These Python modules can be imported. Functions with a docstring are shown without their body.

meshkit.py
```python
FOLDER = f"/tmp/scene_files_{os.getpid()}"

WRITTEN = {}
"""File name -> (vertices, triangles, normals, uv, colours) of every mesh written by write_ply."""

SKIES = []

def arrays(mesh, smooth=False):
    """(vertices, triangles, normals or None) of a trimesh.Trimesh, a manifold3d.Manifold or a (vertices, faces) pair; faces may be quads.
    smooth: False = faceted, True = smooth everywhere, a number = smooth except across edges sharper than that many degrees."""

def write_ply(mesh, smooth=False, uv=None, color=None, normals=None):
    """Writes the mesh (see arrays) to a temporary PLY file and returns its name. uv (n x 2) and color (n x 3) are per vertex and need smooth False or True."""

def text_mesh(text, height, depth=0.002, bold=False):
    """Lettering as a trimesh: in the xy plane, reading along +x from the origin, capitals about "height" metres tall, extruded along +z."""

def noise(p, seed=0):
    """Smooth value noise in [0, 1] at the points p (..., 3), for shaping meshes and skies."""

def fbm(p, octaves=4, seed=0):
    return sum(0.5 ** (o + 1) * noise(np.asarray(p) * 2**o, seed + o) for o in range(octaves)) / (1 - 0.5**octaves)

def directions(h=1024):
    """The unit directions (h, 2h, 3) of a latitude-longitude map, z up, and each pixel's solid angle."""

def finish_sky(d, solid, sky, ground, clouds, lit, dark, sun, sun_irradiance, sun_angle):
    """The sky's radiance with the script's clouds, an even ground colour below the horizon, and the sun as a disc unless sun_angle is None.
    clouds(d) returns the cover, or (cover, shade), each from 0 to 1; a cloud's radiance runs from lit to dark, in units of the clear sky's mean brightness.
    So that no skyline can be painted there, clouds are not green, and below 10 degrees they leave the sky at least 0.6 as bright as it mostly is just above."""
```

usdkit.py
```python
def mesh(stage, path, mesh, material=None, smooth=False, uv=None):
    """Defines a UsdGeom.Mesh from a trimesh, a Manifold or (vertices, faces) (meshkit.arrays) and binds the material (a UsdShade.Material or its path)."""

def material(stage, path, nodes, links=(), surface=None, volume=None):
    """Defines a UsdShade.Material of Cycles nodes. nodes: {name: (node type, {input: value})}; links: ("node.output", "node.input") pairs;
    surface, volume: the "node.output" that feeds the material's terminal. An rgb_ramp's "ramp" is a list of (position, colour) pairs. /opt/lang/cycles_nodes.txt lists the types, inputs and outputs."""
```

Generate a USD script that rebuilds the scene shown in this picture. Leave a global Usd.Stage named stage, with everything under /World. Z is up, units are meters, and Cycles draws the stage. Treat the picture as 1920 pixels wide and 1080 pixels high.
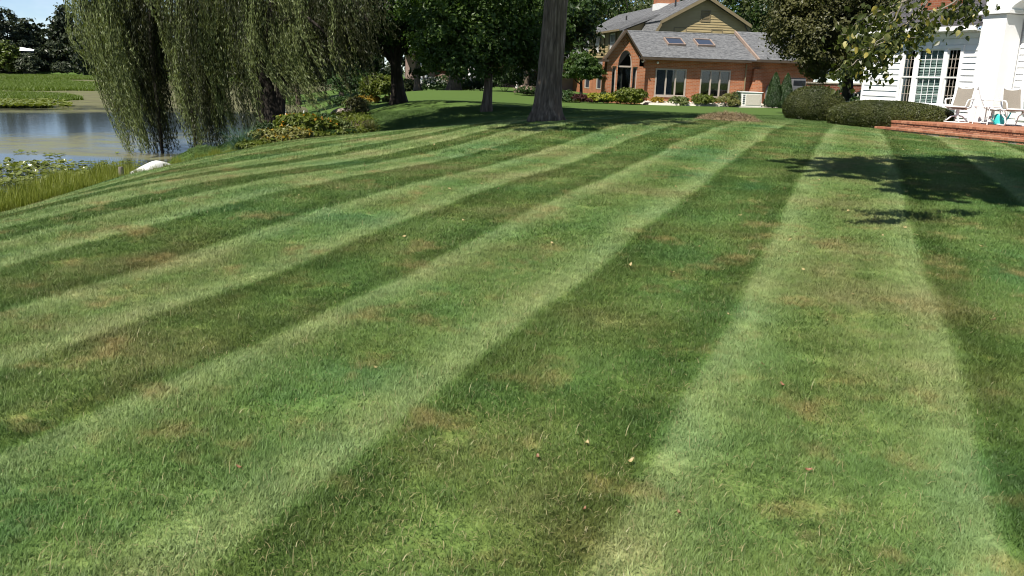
import math, numpy as np, trimesh, usdkit, meshkit
from pxr import Usd, UsdGeom, UsdLux, UsdShade, Gf, Sdf, Vt
from shapely.geometry import Polygon, box as sbox
from scipy.interpolate import RBFInterpolator

stage = Usd.Stage.CreateInMemory()
UsdGeom.Xform.Define(stage, '/World')
UsdGeom.Scope.Define(stage, '/World/Looks')
# ------------------------------------------------------------------ camera, sky, sun, exposure
FPX, HZ, ROLL, EYE = 1560.0, 140.0, 0.03, 1.6          # focal length in photo pixels, horizon row, roll, eye height
PITCH = math.atan((540 - HZ) / FPX)
F = np.array([0, math.cos(PITCH), -math.sin(PITCH)]); U0 = np.array([0, math.sin(PITCH), math.cos(PITCH)])
R = math.cos(ROLL) * np.array([1.0, 0, 0]) + math.sin(ROLL) * U0
U = -math.sin(ROLL) * np.array([1.0, 0, 0]) + math.cos(ROLL) * U0
C = np.array([0, 0, EYE])
cam = UsdGeom.Camera.Define(stage, '/World/camera')
cam.CreateHorizontalApertureAttr(36.0); cam.CreateVerticalApertureAttr(20.25)
cam.CreateFocalLengthAttr(36.0 * FPX / 1920); cam.CreateFStopAttr(0.0)
cam.CreateClippingRangeAttr(Gf.Vec2f(0.05, 3000))
cam.AddTransformOp().Set(Gf.Matrix4d(*R, 0, *U, 0, *(-F), 0, *C, 1))
cam.CreateExposureAttr(0.70)
SUN_AZ, SUN_EL = math.radians(38), math.radians(54)       # the sun stands behind the camera, to the left
S = np.array([-math.sin(SUN_AZ) * math.cos(SUN_EL), -math.cos(SUN_AZ) * math.cos(SUN_EL), math.sin(SUN_EL)])
sun = UsdLux.DistantLight.Define(stage, '/World/sun')
sun.CreateIntensityAttr(1.25); sun.CreateAngleAttr(0.5); sun.CreateColorAttr(Gf.Vec3f(1.0, 0.94, 0.84)); sun.CreateNormalizeAttr(True)
zx = np.cross([0, 0, 1.0], S); zx /= np.linalg.norm(zx); zy = np.cross(S, zx)
sun.AddTransformOp().Set(Gf.Matrix4d(*zx, 0, *zy, 0, *S, 0, 0, 0, 0, 1))
dome = UsdLux.DomeLight.Define(stage, '/World/sky')
sky_m = usdkit.material(stage, '/World/Looks/sky', {
    'sky': ('sky_texture', {'sky_type': 'single_scattering', 'sun_disc': False, 'sun_elevation': SUN_EL, 'sun_rotation': math.atan2(S[0], S[1]), 'altitude': 200.0, 'aerosol_density': 0.08, 'air_density': 0.6, 'ozone_density': 1.3}),
    'tc': ('texture_coordinate', {}), 'mp': ('mapping', {'scale': (1.0, 1.0, 2.6)}),
    'n': ('noise_texture', {'scale': 3.1, 'detail': 6.0, 'roughness': 0.6}),
    'r': ('rgb_ramp', {'ramp': [(0.0, (0, 0, 0)), (0.52, (0, 0, 0)), (0.74, (0.6, 0.6, 0.6)), (1.0, (0.8, 0.8, 0.8))]}),
    'mx': ('mix', {'color2': (8.0, 8.5, 9.4)}),
    'bg': ('background_shader', {'strength': 0.082})},
    [('tc.generated', 'mp.vector'), ('mp.vector', 'n.vector'), ('n.fac', 'r.fac'), ('r.color', 'mx.fac'), ('sky.color', 'mx.color1'), ('mx.color', 'bg.color')], surface='bg.background')
UsdShade.MaterialBindingAPI.Apply(dome.GetPrim()).Bind(sky_m)
for k_, v_ in (('kind', 'structure'), ('label', 'pale blue sky with thin white clouds'), ('category', 'sky')):
    dome.GetPrim().SetCustomDataByKey(k_, v_)

# ------------------------------------------------------------------ helpers
def ray(x, y): return F + (x - 960) / FPX * R - (y - 540) / FPX * U
def P(x, y, Y): d = ray(x, y); return C + d * (Y / d[1])
used = {}
def path_for(parent, name):
    p = f'{parent}/{name}'
    if p in used:
        used[p] += 1; return f'{p}_{used[p]:03d}'
    used[p] = 0; return p
def ppath(parent): return '/World' if parent is None else (parent if isinstance(parent, str) else str(parent.GetPath()))
def tag(prim, label=None, cat=None, group=None, kind=None):
    for k, v in (('label', label), ('category', cat), ('group', group), ('kind', kind)):
        if v: prim.SetCustomDataByKey(k, v)
    return prim
def thing(name, label, cat, loc=(0, 0, 0), rz=0.0, group=None, kind=None):
    x = UsdGeom.Xform.Define(stage, path_for('/World', name))
    x.AddTranslateOp().Set(Gf.Vec3d(*map(float, loc))); x.AddRotateZOp().Set(float(rz))
    return tag(x.GetPrim(), label, cat, group, kind)
def copy(src, name, loc, rz, label, cat, group=None, scale=None, rot=None):
    x = UsdGeom.Xform.Define(stage, path_for('/World', name))
    x.GetPrim().GetReferences().AddInternalReference(src)
    x.ClearXformOpOrder(); x.AddTranslateOp().Set(Gf.Vec3d(*map(float, loc)))
    if rot is None: x.AddRotateZOp().Set(float(rz))
    else: x.AddRotateXYZOp().Set(Gf.Vec3f(*map(float, rot)))
    if scale is not None: x.AddScaleOp().Set(Gf.Vec3f(*scale))
    x.GetPrim().SetInstanceable(True)
    return tag(x.GetPrim(), label, cat, group)
CUBE_F = np.array([[0, 2, 1], [0, 3, 2], [4, 5, 6], [4, 6, 7], [0, 1, 5], [0, 5, 4], [1, 2, 6], [1, 6, 5], [2, 3, 7], [2, 7, 6], [3, 0, 4], [3, 4, 7]])
class MB:
    """collects shapes that become one mesh"""
    def __init__(s): s.v, s.f, s.n = [], [], 0
    def add(s, v, f):
        v = np.asarray(v, float).reshape(-1, 3); f = np.asarray(f, int).reshape(-1, 3)
        s.v.append(v); s.f.append(f + s.n); s.n += len(v); return s
    def box(s, x0, x1, y0, y1, z0, z1):
        return s.add([[x0, y0, z0], [x1, y0, z0], [x1, y1, z0], [x0, y1, z0], [x0, y0, z1], [x1, y0, z1], [x1, y1, z1], [x0, y1, z1]], CUBE_F)
    def hexa(s, bottom, top): return s.add(np.vstack([bottom, top]), CUBE_F)
    def plate(s, q, t):
        q = np.asarray(q, float); n = np.cross(q[1] - q[0], q[3] - q[0]); n /= np.linalg.norm(n)
        return s.hexa(q - n * t, q)
    def rbox(s, x0, x1, y0, y1, z0, z1, b=0.01):
        """chamfered box"""
        pts = []
        for sx in (0, 1):
            for sy in (0, 1):
                for sz in (0, 1):
                    X, Y, Z = (x0, x1)[sx], (y0, y1)[sy], (z0, z1)[sz]
                    dx, dy, dz = b * (1 - 2 * sx), b * (1 - 2 * sy), b * (1 - 2 * sz)
                    pts += [[X, Y + dy, Z + dz], [X + dx, Y, Z + dz], [X + dx, Y + dy, Z]]
        h = trimesh.convex.convex_hull(np.array(pts)); return s.add(h.vertices, h.faces)
    def tube(s, pts, rad, n=8, cap=True):
        pts = np.asarray(pts, float); rad = np.broadcast_to(rad, len(pts)); m = len(pts)
        tang = np.gradient(pts, axis=0); tang /= np.linalg.norm(tang, axis=1, keepdims=True) + 1e-12
        ref = np.array([0, 0, 1.0]) if abs(tang[0][2]) < 0.9 else np.array([1.0, 0, 0])
        V = []; a = np.linspace(0, 2 * np.pi, n, endpoint=False)
        for i in range(m):
            u = np.cross(tang[i], ref); u /= np.linalg.norm(u) + 1e-12; w = np.cross(tang[i], u); ref = np.cross(u, tang[i])
            V.append(pts[i] + rad[i] * (np.cos(a)[:, None] * u + np.sin(a)[:, None] * w))
        V = np.vstack(V); f = []
        for i in range(m - 1):
            for j in range(n):
                b, c = i * n + j, i * n + (j + 1) % n
                f += [[b, b + n, c + n], [b, c + n, c]]
        if cap:
            V = np.vstack([V, pts[0], pts[-1]])
            for j in range(n):
                f += [[m * n, j, (j + 1) % n], [m * n + 1, (m - 1) * n + (j + 1) % n, (m - 1) * n + j]]
        return s.add(V, f)
    def poly_y(s, poly, y0, y1):
        """shapely polygon in (x, z) extruded along y"""
        for g in getattr(poly, 'geoms', [poly]):
            m = trimesh.creation.extrude_polygon(g, y1 - y0, engine='earcut'); v = m.vertices
            s.add(np.c_[v[:, 0], y0 + v[:, 2], v[:, 1]], m.faces[:, ::-1])
        return s
    def poly_z(s, poly, z0, z1):
        for g in getattr(poly, 'geoms', [poly]):
            m = trimesh.creation.extrude_polygon(g, z1 - z0, engine='earcut'); s.add(m.vertices + [0, 0, z0], m.faces)
        return s
    def poly_x(s, poly, x0, x1):
        """shapely polygon in (y, z) extruded along x"""
        for g in getattr(poly, 'geoms', [poly]):
            m = trimesh.creation.extrude_polygon(g, x1 - x0, engine='earcut'); v = m.vertices
            s.add(np.c_[x0 + v[:, 2], v[:, 0], v[:, 1]], m.faces)
        return s
    def get(s): return np.vstack(s.v), np.vstack(s.f)
    def build(s, name, mat, parent=None, smooth=False, label=None, kind=None, cat=None, group=None):
        m = usdkit.mesh(stage, path_for(ppath(parent), name), s.get(), mat, smooth)
        return tag(m.GetPrim(), label, cat, group, kind)

# ------------------------------------------------------------------ materials
def mat(name, nodes, links, surface='p.BSDF', **k): return usdkit.material(stage, '/World/Looks/' + name, nodes, links, surface=surface, **k)
def mottled(name, c1, c2, scale=6.0, rough=0.7, bump=0.15, c3=None, island=False, spec=0.3, metallic=0.0, detail=5.0, stretch=(1, 1, 1), bdist=0.01):
    ramp = [(0.3, c1), (0.7, c2)] if c3 is None else [(0.25, c1), (0.55, c2), (0.75, c3)]
    nodes = {'tc': ('texture_coordinate', {}), 'mp': ('mapping', {'scale': stretch}), 'n': ('noise_texture', {'scale': scale, 'detail': detail, 'roughness': 0.62}), 'r': ('rgb_ramp', {'ramp': ramp}),
             'b': ('bump', {'strength': bump, 'distance': bdist}), 'p': ('principled_bsdf', {'roughness': rough, 'specular_ior_level': spec, 'metallic': metallic})}
    links = [('tc.object', 'mp.vector'), ('mp.vector', 'n.vector'), ('n.fac', 'r.fac'), ('n.fac', 'b.height'), ('b.normal', 'p.normal')]
    if island:
        nodes.update({'g': ('geometry', {}), 'mr': ('map_range', {'from_min': 0.0, 'from_max': 1.0, 'to_min': 1 - island, 'to_max': 1 + island}), 'h': ('hsv', {})})
        links += [('g.random_per_island', 'mr.value'), ('mr.result', 'h.value'), ('r.color', 'h.color'), ('h.color', 'p.base_color')]
    else: links += [('r.color', 'p.base_color')]
    return mat(name, nodes, links)
def leafy(name, c1, c2, c3=None, trans=0.25, rough=0.45, nscale=0.7, spec=0.35, tint=(0.9, 1.0, 0.3)):
    """leaf colour varies from leaf to leaf and in drifts over the plant; light passes through"""
    c3 = c3 or c2
    return mat(name, {'g': ('geometry', {}), 'tc': ('texture_coordinate', {}), 'n': ('noise_texture', {'scale': nscale, 'detail': 3.0}), 'm0': ('math', {'math_type': 'multiply_add', 'value2': 0.6}),
        'm1': ('math', {'math_type': 'multiply', 'value2': 0.55}),
        'r': ('rgb_ramp', {'ramp': [(0.2, c1), (0.55, c2), (0.9, c3)]}), 'p': ('principled_bsdf', {'roughness': rough, 'specular_ior_level': spec}), 't': ('translucent_bsdf', {}),
        'x': ('mix', {'mix_type': 'multiply', 'fac': 1.0, 'color2': tuple(1.6 * t for t in tint)}), 'mc': ('mix_closure', {'fac': trans})},
        [('tc.object', 'n.vector'), ('n.fac', 'm1.value1'), ('g.random_per_island', 'm0.value1'), ('m1.value', 'm0.value3'), ('m0.value', 'r.fac'), ('r.color', 'p.base_color'),
         ('r.color', 'x.color1'), ('x.color', 't.color'), ('p.BSDF', 'mc.closure1'), ('t.BSDF', 'mc.closure2')], surface='mc.closure')
M = {}
# mown-lawn colour: drifts of straw, olive and blue-green, and the sheen of mower passes along STRIPE_DIR painted in
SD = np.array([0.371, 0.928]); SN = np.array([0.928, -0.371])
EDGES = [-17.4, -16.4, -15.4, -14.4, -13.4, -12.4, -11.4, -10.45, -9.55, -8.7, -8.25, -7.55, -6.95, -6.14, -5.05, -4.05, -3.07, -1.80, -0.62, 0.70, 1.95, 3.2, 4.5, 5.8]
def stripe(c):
    """+1 in a light pass, -1 in a dark pass; the painted sheen is strongest along pass edges"""
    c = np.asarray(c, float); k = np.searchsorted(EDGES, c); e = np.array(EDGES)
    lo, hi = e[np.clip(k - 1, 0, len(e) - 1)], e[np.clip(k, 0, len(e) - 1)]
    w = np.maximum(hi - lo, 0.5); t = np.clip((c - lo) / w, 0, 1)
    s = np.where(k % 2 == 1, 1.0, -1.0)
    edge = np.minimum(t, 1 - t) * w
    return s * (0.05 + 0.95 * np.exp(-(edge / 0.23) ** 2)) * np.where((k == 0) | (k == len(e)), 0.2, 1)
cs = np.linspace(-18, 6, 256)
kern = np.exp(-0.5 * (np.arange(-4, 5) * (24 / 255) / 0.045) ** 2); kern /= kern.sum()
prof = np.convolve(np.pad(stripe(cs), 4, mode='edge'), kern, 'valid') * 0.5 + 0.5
def lawn_nodes(gain=1.0, blades=True):
    g = lambda c: tuple(gain * x for x in c)
    N = {'pos': ('geometry', {}),
         'warp': ('noise_texture', {'scale': 0.35, 'detail': 2.0}), 'wm': ('math', {'math_type': 'multiply_add', 'value2': 0.26, 'value3': -0.13}),
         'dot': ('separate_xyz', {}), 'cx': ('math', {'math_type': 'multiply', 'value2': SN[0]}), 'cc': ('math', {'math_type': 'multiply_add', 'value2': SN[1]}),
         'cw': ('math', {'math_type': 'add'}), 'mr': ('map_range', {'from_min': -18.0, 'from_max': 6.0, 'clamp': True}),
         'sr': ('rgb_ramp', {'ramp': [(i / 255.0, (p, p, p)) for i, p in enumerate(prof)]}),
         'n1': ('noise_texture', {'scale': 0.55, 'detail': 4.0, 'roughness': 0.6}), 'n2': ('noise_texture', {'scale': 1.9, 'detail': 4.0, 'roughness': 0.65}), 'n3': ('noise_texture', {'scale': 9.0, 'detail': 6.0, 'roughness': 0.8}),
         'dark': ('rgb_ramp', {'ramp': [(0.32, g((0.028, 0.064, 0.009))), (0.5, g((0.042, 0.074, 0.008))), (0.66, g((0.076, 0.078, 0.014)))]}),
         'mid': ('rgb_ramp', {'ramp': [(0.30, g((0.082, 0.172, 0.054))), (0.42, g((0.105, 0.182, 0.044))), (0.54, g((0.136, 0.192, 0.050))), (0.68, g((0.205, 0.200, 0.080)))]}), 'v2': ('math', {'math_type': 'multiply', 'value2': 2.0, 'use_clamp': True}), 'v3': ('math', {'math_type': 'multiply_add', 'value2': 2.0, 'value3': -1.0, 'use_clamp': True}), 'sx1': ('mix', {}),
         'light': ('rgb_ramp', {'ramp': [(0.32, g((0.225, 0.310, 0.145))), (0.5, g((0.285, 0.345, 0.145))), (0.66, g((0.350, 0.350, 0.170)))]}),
         'sx': ('mix', {}), 'straw': ('rgb_ramp', {'ramp': [(0.555, (0, 0, 0)), (0.70, (0.80, 0.80, 0.80))]}), 'strawc': ('mix', {'color2': g((0.27, 0.215, 0.088))}),
         'fine': ('rgb_ramp', {'ramp': [(0.28, (0.50, 0.54, 0.48)), (0.72, (1.46, 1.40, 1.46))]}), 'fm': ('mix', {'mix_type': 'multiply', 'fac': 1.0}),
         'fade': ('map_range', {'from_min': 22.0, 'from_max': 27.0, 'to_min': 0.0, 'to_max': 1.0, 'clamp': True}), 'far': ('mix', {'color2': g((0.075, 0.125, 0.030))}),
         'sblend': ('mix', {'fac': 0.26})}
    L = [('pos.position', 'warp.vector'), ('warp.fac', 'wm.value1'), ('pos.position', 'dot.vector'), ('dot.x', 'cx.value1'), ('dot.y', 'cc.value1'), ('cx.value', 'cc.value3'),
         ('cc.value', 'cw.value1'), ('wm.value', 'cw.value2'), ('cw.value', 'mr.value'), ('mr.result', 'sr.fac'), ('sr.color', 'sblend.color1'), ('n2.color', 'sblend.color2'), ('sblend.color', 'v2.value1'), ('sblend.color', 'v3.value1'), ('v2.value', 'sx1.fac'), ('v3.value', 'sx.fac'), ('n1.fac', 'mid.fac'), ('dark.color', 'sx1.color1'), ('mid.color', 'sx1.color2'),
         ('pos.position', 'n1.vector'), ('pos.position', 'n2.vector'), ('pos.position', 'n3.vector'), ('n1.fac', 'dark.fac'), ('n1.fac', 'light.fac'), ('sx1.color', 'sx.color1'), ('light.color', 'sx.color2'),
         ('n2.fac', 'straw.fac'), ('straw.color', 'strawc.fac'), ('sx.color', 'strawc.color1'), ('n3.fac', 'fine.fac'), ('strawc.color', 'fm.color1'), ('fine.color', 'fm.color2'),
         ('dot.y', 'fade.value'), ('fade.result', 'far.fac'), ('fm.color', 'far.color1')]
    return N, L
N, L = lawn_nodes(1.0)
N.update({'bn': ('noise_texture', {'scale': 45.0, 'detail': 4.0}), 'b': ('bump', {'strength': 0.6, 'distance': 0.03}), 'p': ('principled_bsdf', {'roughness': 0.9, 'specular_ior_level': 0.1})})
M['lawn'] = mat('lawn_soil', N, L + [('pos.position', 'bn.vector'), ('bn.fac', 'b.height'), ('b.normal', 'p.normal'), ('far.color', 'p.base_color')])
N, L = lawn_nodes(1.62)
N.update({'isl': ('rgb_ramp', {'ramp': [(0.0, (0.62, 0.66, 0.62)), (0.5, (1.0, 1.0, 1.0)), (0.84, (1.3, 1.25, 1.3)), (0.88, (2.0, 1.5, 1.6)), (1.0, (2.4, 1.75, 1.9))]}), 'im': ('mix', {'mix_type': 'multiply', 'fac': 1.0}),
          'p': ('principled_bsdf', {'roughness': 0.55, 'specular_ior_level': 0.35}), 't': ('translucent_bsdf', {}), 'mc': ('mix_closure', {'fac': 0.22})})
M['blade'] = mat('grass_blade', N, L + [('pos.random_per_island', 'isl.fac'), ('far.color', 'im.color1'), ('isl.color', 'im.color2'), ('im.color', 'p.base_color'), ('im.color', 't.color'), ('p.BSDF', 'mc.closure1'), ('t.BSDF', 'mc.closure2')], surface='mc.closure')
M['bark'] = mottled('grey_brown_bark', (0.022, 0.016, 0.011), (0.135, 0.103, 0.076), 11, 0.9, 1.0, c3=(0.28, 0.225, 0.172), stretch=(1.6, 1.6, 0.16), bdist=0.05, detail=7)
M['dark_bark'] = mottled('dark_bark', (0.012, 0.010, 0.008), (0.045, 0.037, 0.030), 8, 0.9, 0.9, stretch=(1.5, 1.5, 0.3), bdist=0.04)
M['twig'] = mottled('pale_twig', (0.10, 0.085, 0.07), (0.26, 0.23, 0.19), 14, 0.8, 0.4)
M['willow'] = leafy('willow_leaf', (0.125, 0.155, 0.055), (0.25, 0.29, 0.125), (0.40, 0.43, 0.25), 0.24, tint=(1, 1, 0.3))
M['willow_shade'] = leafy('willow_shade_leaf', (0.03, 0.035, 0.012), (0.055, 0.06, 0.020), (0.10, 0.09, 0.03), 0.18)  # shade inside the willow put into a darker leaf colour
M['green'] = leafy('broad_leaf_green', (0.036, 0.072, 0.013), (0.105, 0.170, 0.026), (0.26, 0.33, 0.068), 0.3)
M['deep'] = leafy('deep_green_leaf', (0.020, 0.040, 0.010), (0.055, 0.098, 0.017), (0.15, 0.21, 0.042), 0.24)
M['bronze'] = leafy('bronze_green_leaf', (0.050, 0.054, 0.018), (0.120, 0.116, 0.034), (0.26, 0.20, 0.06), 0.2)
M['autumn'] = leafy('turning_leaf', (0.035, 0.055, 0.014), (0.09, 0.10, 0.026), (0.22, 0.13, 0.035), 0.22)
M['far_leaf'] = leafy('far_tree_leaf', (0.032, 0.044, 0.022), (0.068, 0.080, 0.036), (0.125, 0.125, 0.055), 0.15, nscale=0.12)
M['far_yellow'] = leafy('far_yellow_leaf', (0.07, 0.10, 0.014), (0.15, 0.19, 0.026), (0.20, 0.24, 0.04), 0.2)
M['linden'] = leafy('near_branch_leaf', (0.045, 0.060, 0.014), (0.10, 0.115, 0.025), (0.32, 0.26, 0.06), 0.3, rough=0.35, spec=0.5, nscale=1.6)
M['yew'] = leafy('clipped_yew', (0.030, 0.040, 0.007), (0.085, 0.092, 0.014), (0.165, 0.155, 0.028), 0.12, nscale=1.4)
M['yew_core'] = mottled('yew_core', (0.010, 0.014, 0.004), (0.022, 0.030, 0.008), 9, 0.95, 0.3)
M['thuja'] = leafy('thuja_leaf', (0.018, 0.040, 0.010), (0.042, 0.080, 0.016), (0.075, 0.125, 0.025), 0.12, nscale=2)
M['shrub'] = leafy('shrub_leaf', (0.025, 0.055, 0.012), (0.065, 0.125, 0.024), (0.14, 0.21, 0.05), 0.22, nscale=2)
M['lime'] = leafy('lime_leaf', (0.075, 0.10, 0.012), (0.165, 0.20, 0.022), (0.28, 0.29, 0.055), 0.25, nscale=2)
M['hosta'] = leafy('yellow_hosta_leaf', (0.20, 0.21, 0.02), (0.36, 0.36, 0.045), (0.50, 0.47, 0.10), 0.25, nscale=2)
M['cream'] = leafy('cream_edged_leaf', (0.08, 0.11, 0.03), (0.24, 0.26, 0.09), (0.50, 0.47, 0.25), 0.2, nscale=3)
M['gold'] = leafy('golden_leaf', (0.22, 0.15, 0.015), (0.38, 0.26, 0.02), (0.52, 0.38, 0.04), 0.2, nscale=3, tint=(1, 0.9, 0.2))
M['orange'] = leafy('orange_petal', (0.50, 0.22, 0.02), (0.65, 0.36, 0.04), (0.72, 0.50, 0.12), 0.2, nscale=3, tint=(1, 0.7, 0.2))
M['blue_grass'] = leafy('blue_green_blade', (0.05, 0.10, 0.065), (0.09, 0.16, 0.11), (0.14, 0.22, 0.16), 0.2, nscale=2)
M['straw_grass'] = leafy('straw_blade', (0.12, 0.13, 0.03), (0.24, 0.21, 0.07), (0.40, 0.32, 0.14), 0.2, nscale=2)
M['red_leaf'] = leafy('dark_red_leaf', (0.04, 0.012, 0.010), (0.09, 0.022, 0.016), (0.16, 0.05, 0.03), 0.2, nscale=2)
M['pink'] = leafy('pale_pink_petal', (0.30, 0.20, 0.16), (0.50, 0.38, 0.30), (0.65, 0.56, 0.46), 0.2, nscale=3, tint=(1, 1, 1))
M['white_petal'] = leafy('white_petal', (0.55, 0.55, 0.5), (0.7, 0.7, 0.65), (0.8, 0.8, 0.76), 0.2, tint=(1, 1, 1))
M['reed'] = leafy('reed_blade', (0.12, 0.15, 0.02), (0.32, 0.33, 0.045), (0.52, 0.50, 0.15), 0.25, nscale=0.8)
M['marsh'] = leafy('marsh_blade', (0.09, 0.14, 0.016), (0.19, 0.25, 0.03), (0.30, 0.33, 0.06), 0.25, nscale=0.12)
M['pad'] = leafy('lily_pad', (0.11, 0.14, 0.03), (0.28, 0.29, 0.09), (0.56, 0.53, 0.33), 0.2, rough=0.3, spec=0.6, nscale=1.2)
M['hay'] = leafy('dry_clippings', (0.15, 0.11, 0.06), (0.32, 0.25, 0.13), (0.48, 0.40, 0.23), 0.1, nscale=2, tint=(1, 1, 1))
M['dead_leaf'] = leafy('fallen_leaf', (0.32, 0.25, 0.11), (0.46, 0.39, 0.20), (0.60, 0.54, 0.34), 0.15, tint=(1, 1, 0.8), nscale=0.3)
M['dead_red'] = leafy('fallen_rust_leaf', (0.22, 0.11, 0.06), (0.30, 0.16, 0.09), (0.38, 0.23, 0.13), 0.15, tint=(1, 1, 0.8), nscale=0.3)
M['clipping'] = leafy('dry_clipping', (0.22, 0.20, 0.09), (0.36, 0.33, 0.17), (0.50, 0.45, 0.27), 0.15, tint=(1, 1, 0.6), nscale=0.6)
def brick_mat(name, c1, c2, mortar, scale=1.0):
    return mat(name, {'tc': ('texture_coordinate', {}), 's': ('separate_xyz', {}), 'a': ('math', {'math_type': 'add'}), 'c': ('combine_xyz', {}),
        'b': ('brick_texture', {'color1': c1, 'color2': c2, 'mortar': mortar, 'scale': scale, 'mortar_size': 0.008, 'mortar_smooth': 0.1, 'brick_width': 0.215, 'row_height': 0.075, 'bias': 0.0}),
        'n': ('noise_texture', {'scale': 1.3, 'detail': 5.0, 'roughness': 0.65}), 'r': ('rgb_ramp', {'ramp': [(0.3, (0.74, 0.70, 0.68)), (0.7, (1.16, 1.12, 1.08))]}), 'm': ('mix', {'mix_type': 'multiply', 'fac': 1.0}),
        'iv': ('invert', {}), 'bp': ('bump', {'strength': 0.5, 'distance': 0.006}), 'p': ('principled_bsdf', {'roughness': 0.85, 'specular_ior_level': 0.2})},
        [('tc.object', 's.vector'), ('s.x', 'a.value1'), ('s.y', 'a.value2'), ('a.value', 'c.x'), ('s.z', 'c.y'), ('c.vector', 'b.vector'), ('tc.object', 'n.vector'), ('n.fac', 'r.fac'), ('b.color', 'm.color1'), ('r.color', 'm.color2'),
         ('m.color', 'p.base_color'), ('b.fac', 'iv.color'), ('iv.color', 'bp.height'), ('bp.normal', 'p.normal')])
M['brick'] = brick_mat('orange_brick', (0.40, 0.150, 0.070), (0.32, 0.118, 0.054), (0.36, 0.265, 0.19))
M['dark_brick'] = brick_mat('red_brick', (0.25, 0.075, 0.045), (0.19, 0.055, 0.035), (0.28, 0.22, 0.18))
M['patio_brick'] = [mottled('patio_brick' + s_, tuple(0.7 * k for k in c), c, 22, 0.85, 0.4, bdist=0.004) for s_, c in (('', (0.36, 0.15, 0.085)), ('_pale', (0.42, 0.20, 0.12)), ('_dark', (0.27, 0.11, 0.065)))]
M['mortar'] = mottled('mortar', (0.22, 0.18, 0.14), (0.32, 0.27, 0.22), 20, 0.9, 0.3)
M['shingle'] = mottled('grey_shingle', (0.16, 0.166, 0.176), (0.37, 0.375, 0.38), 5.5, 0.9, 0.6, island=0.45, bdist=0.01)
M['slate'] = mottled('dark_grey_shingle', (0.085, 0.082, 0.092), (0.15, 0.145, 0.155), 3.5, 0.9, 0.5, island=0.3)
M['tan'] = mottled('tan_siding', (0.30, 0.235, 0.12), (0.36, 0.29, 0.155), 2.0, 0.7, 0.1)
M['tan_trim'] = mottled('tan_trim', (0.17, 0.135, 0.075), (0.21, 0.17, 0.10), 2.0, 0.6, 0.1)
M['brown_trim'] = mottled('brown_trim', (0.055, 0.040, 0.028), (0.08, 0.06, 0.042), 3.0, 0.5, 0.05)
M['rose_trim'] = mottled('rose_brown_trim', (0.26, 0.19, 0.15), (0.33, 0.25, 0.20), 3.0, 0.5, 0.05)
M['frame_grey'] = mottled('window_frame_taupe', (0.34, 0.29, 0.24), (0.42, 0.37, 0.32), 4, 0.5, 0.05)
M['white'] = mottled('white_paint', (0.76, 0.77, 0.78), (0.83, 0.83, 0.82), 1.6, 0.45, 0.06, bdist=0.003)
M['white_metal'] = mottled('white_powder_coat', (0.74, 0.74, 0.74), (0.82, 0.82, 0.81), 5, 0.35, 0.03, spec=0.5)
M['off_white'] = mottled('off_white_plastic', (0.60, 0.60, 0.57), (0.74, 0.74, 0.71), 3, 0.5, 0.1, c3=(0.78, 0.78, 0.75))
M['sling'] = mottled('taupe_mesh_sling', (0.17, 0.15, 0.125), (0.24, 0.215, 0.18), 70, 0.8, 0.3)
M['teal'] = mottled('teal_plastic', (0.04, 0.50, 0.50), (0.07, 0.62, 0.60), 4, 0.35, 0.03, spec=0.5)
M['blind'] = mottled('pale_blind', (0.42, 0.50, 0.46), (0.52, 0.60, 0.55), 3, 0.6, 0.02)
M['dark_room'] = mottled('dark_room', (0.016, 0.015, 0.014), (0.03, 0.027, 0.024), 1, 0.9, 0)
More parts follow.
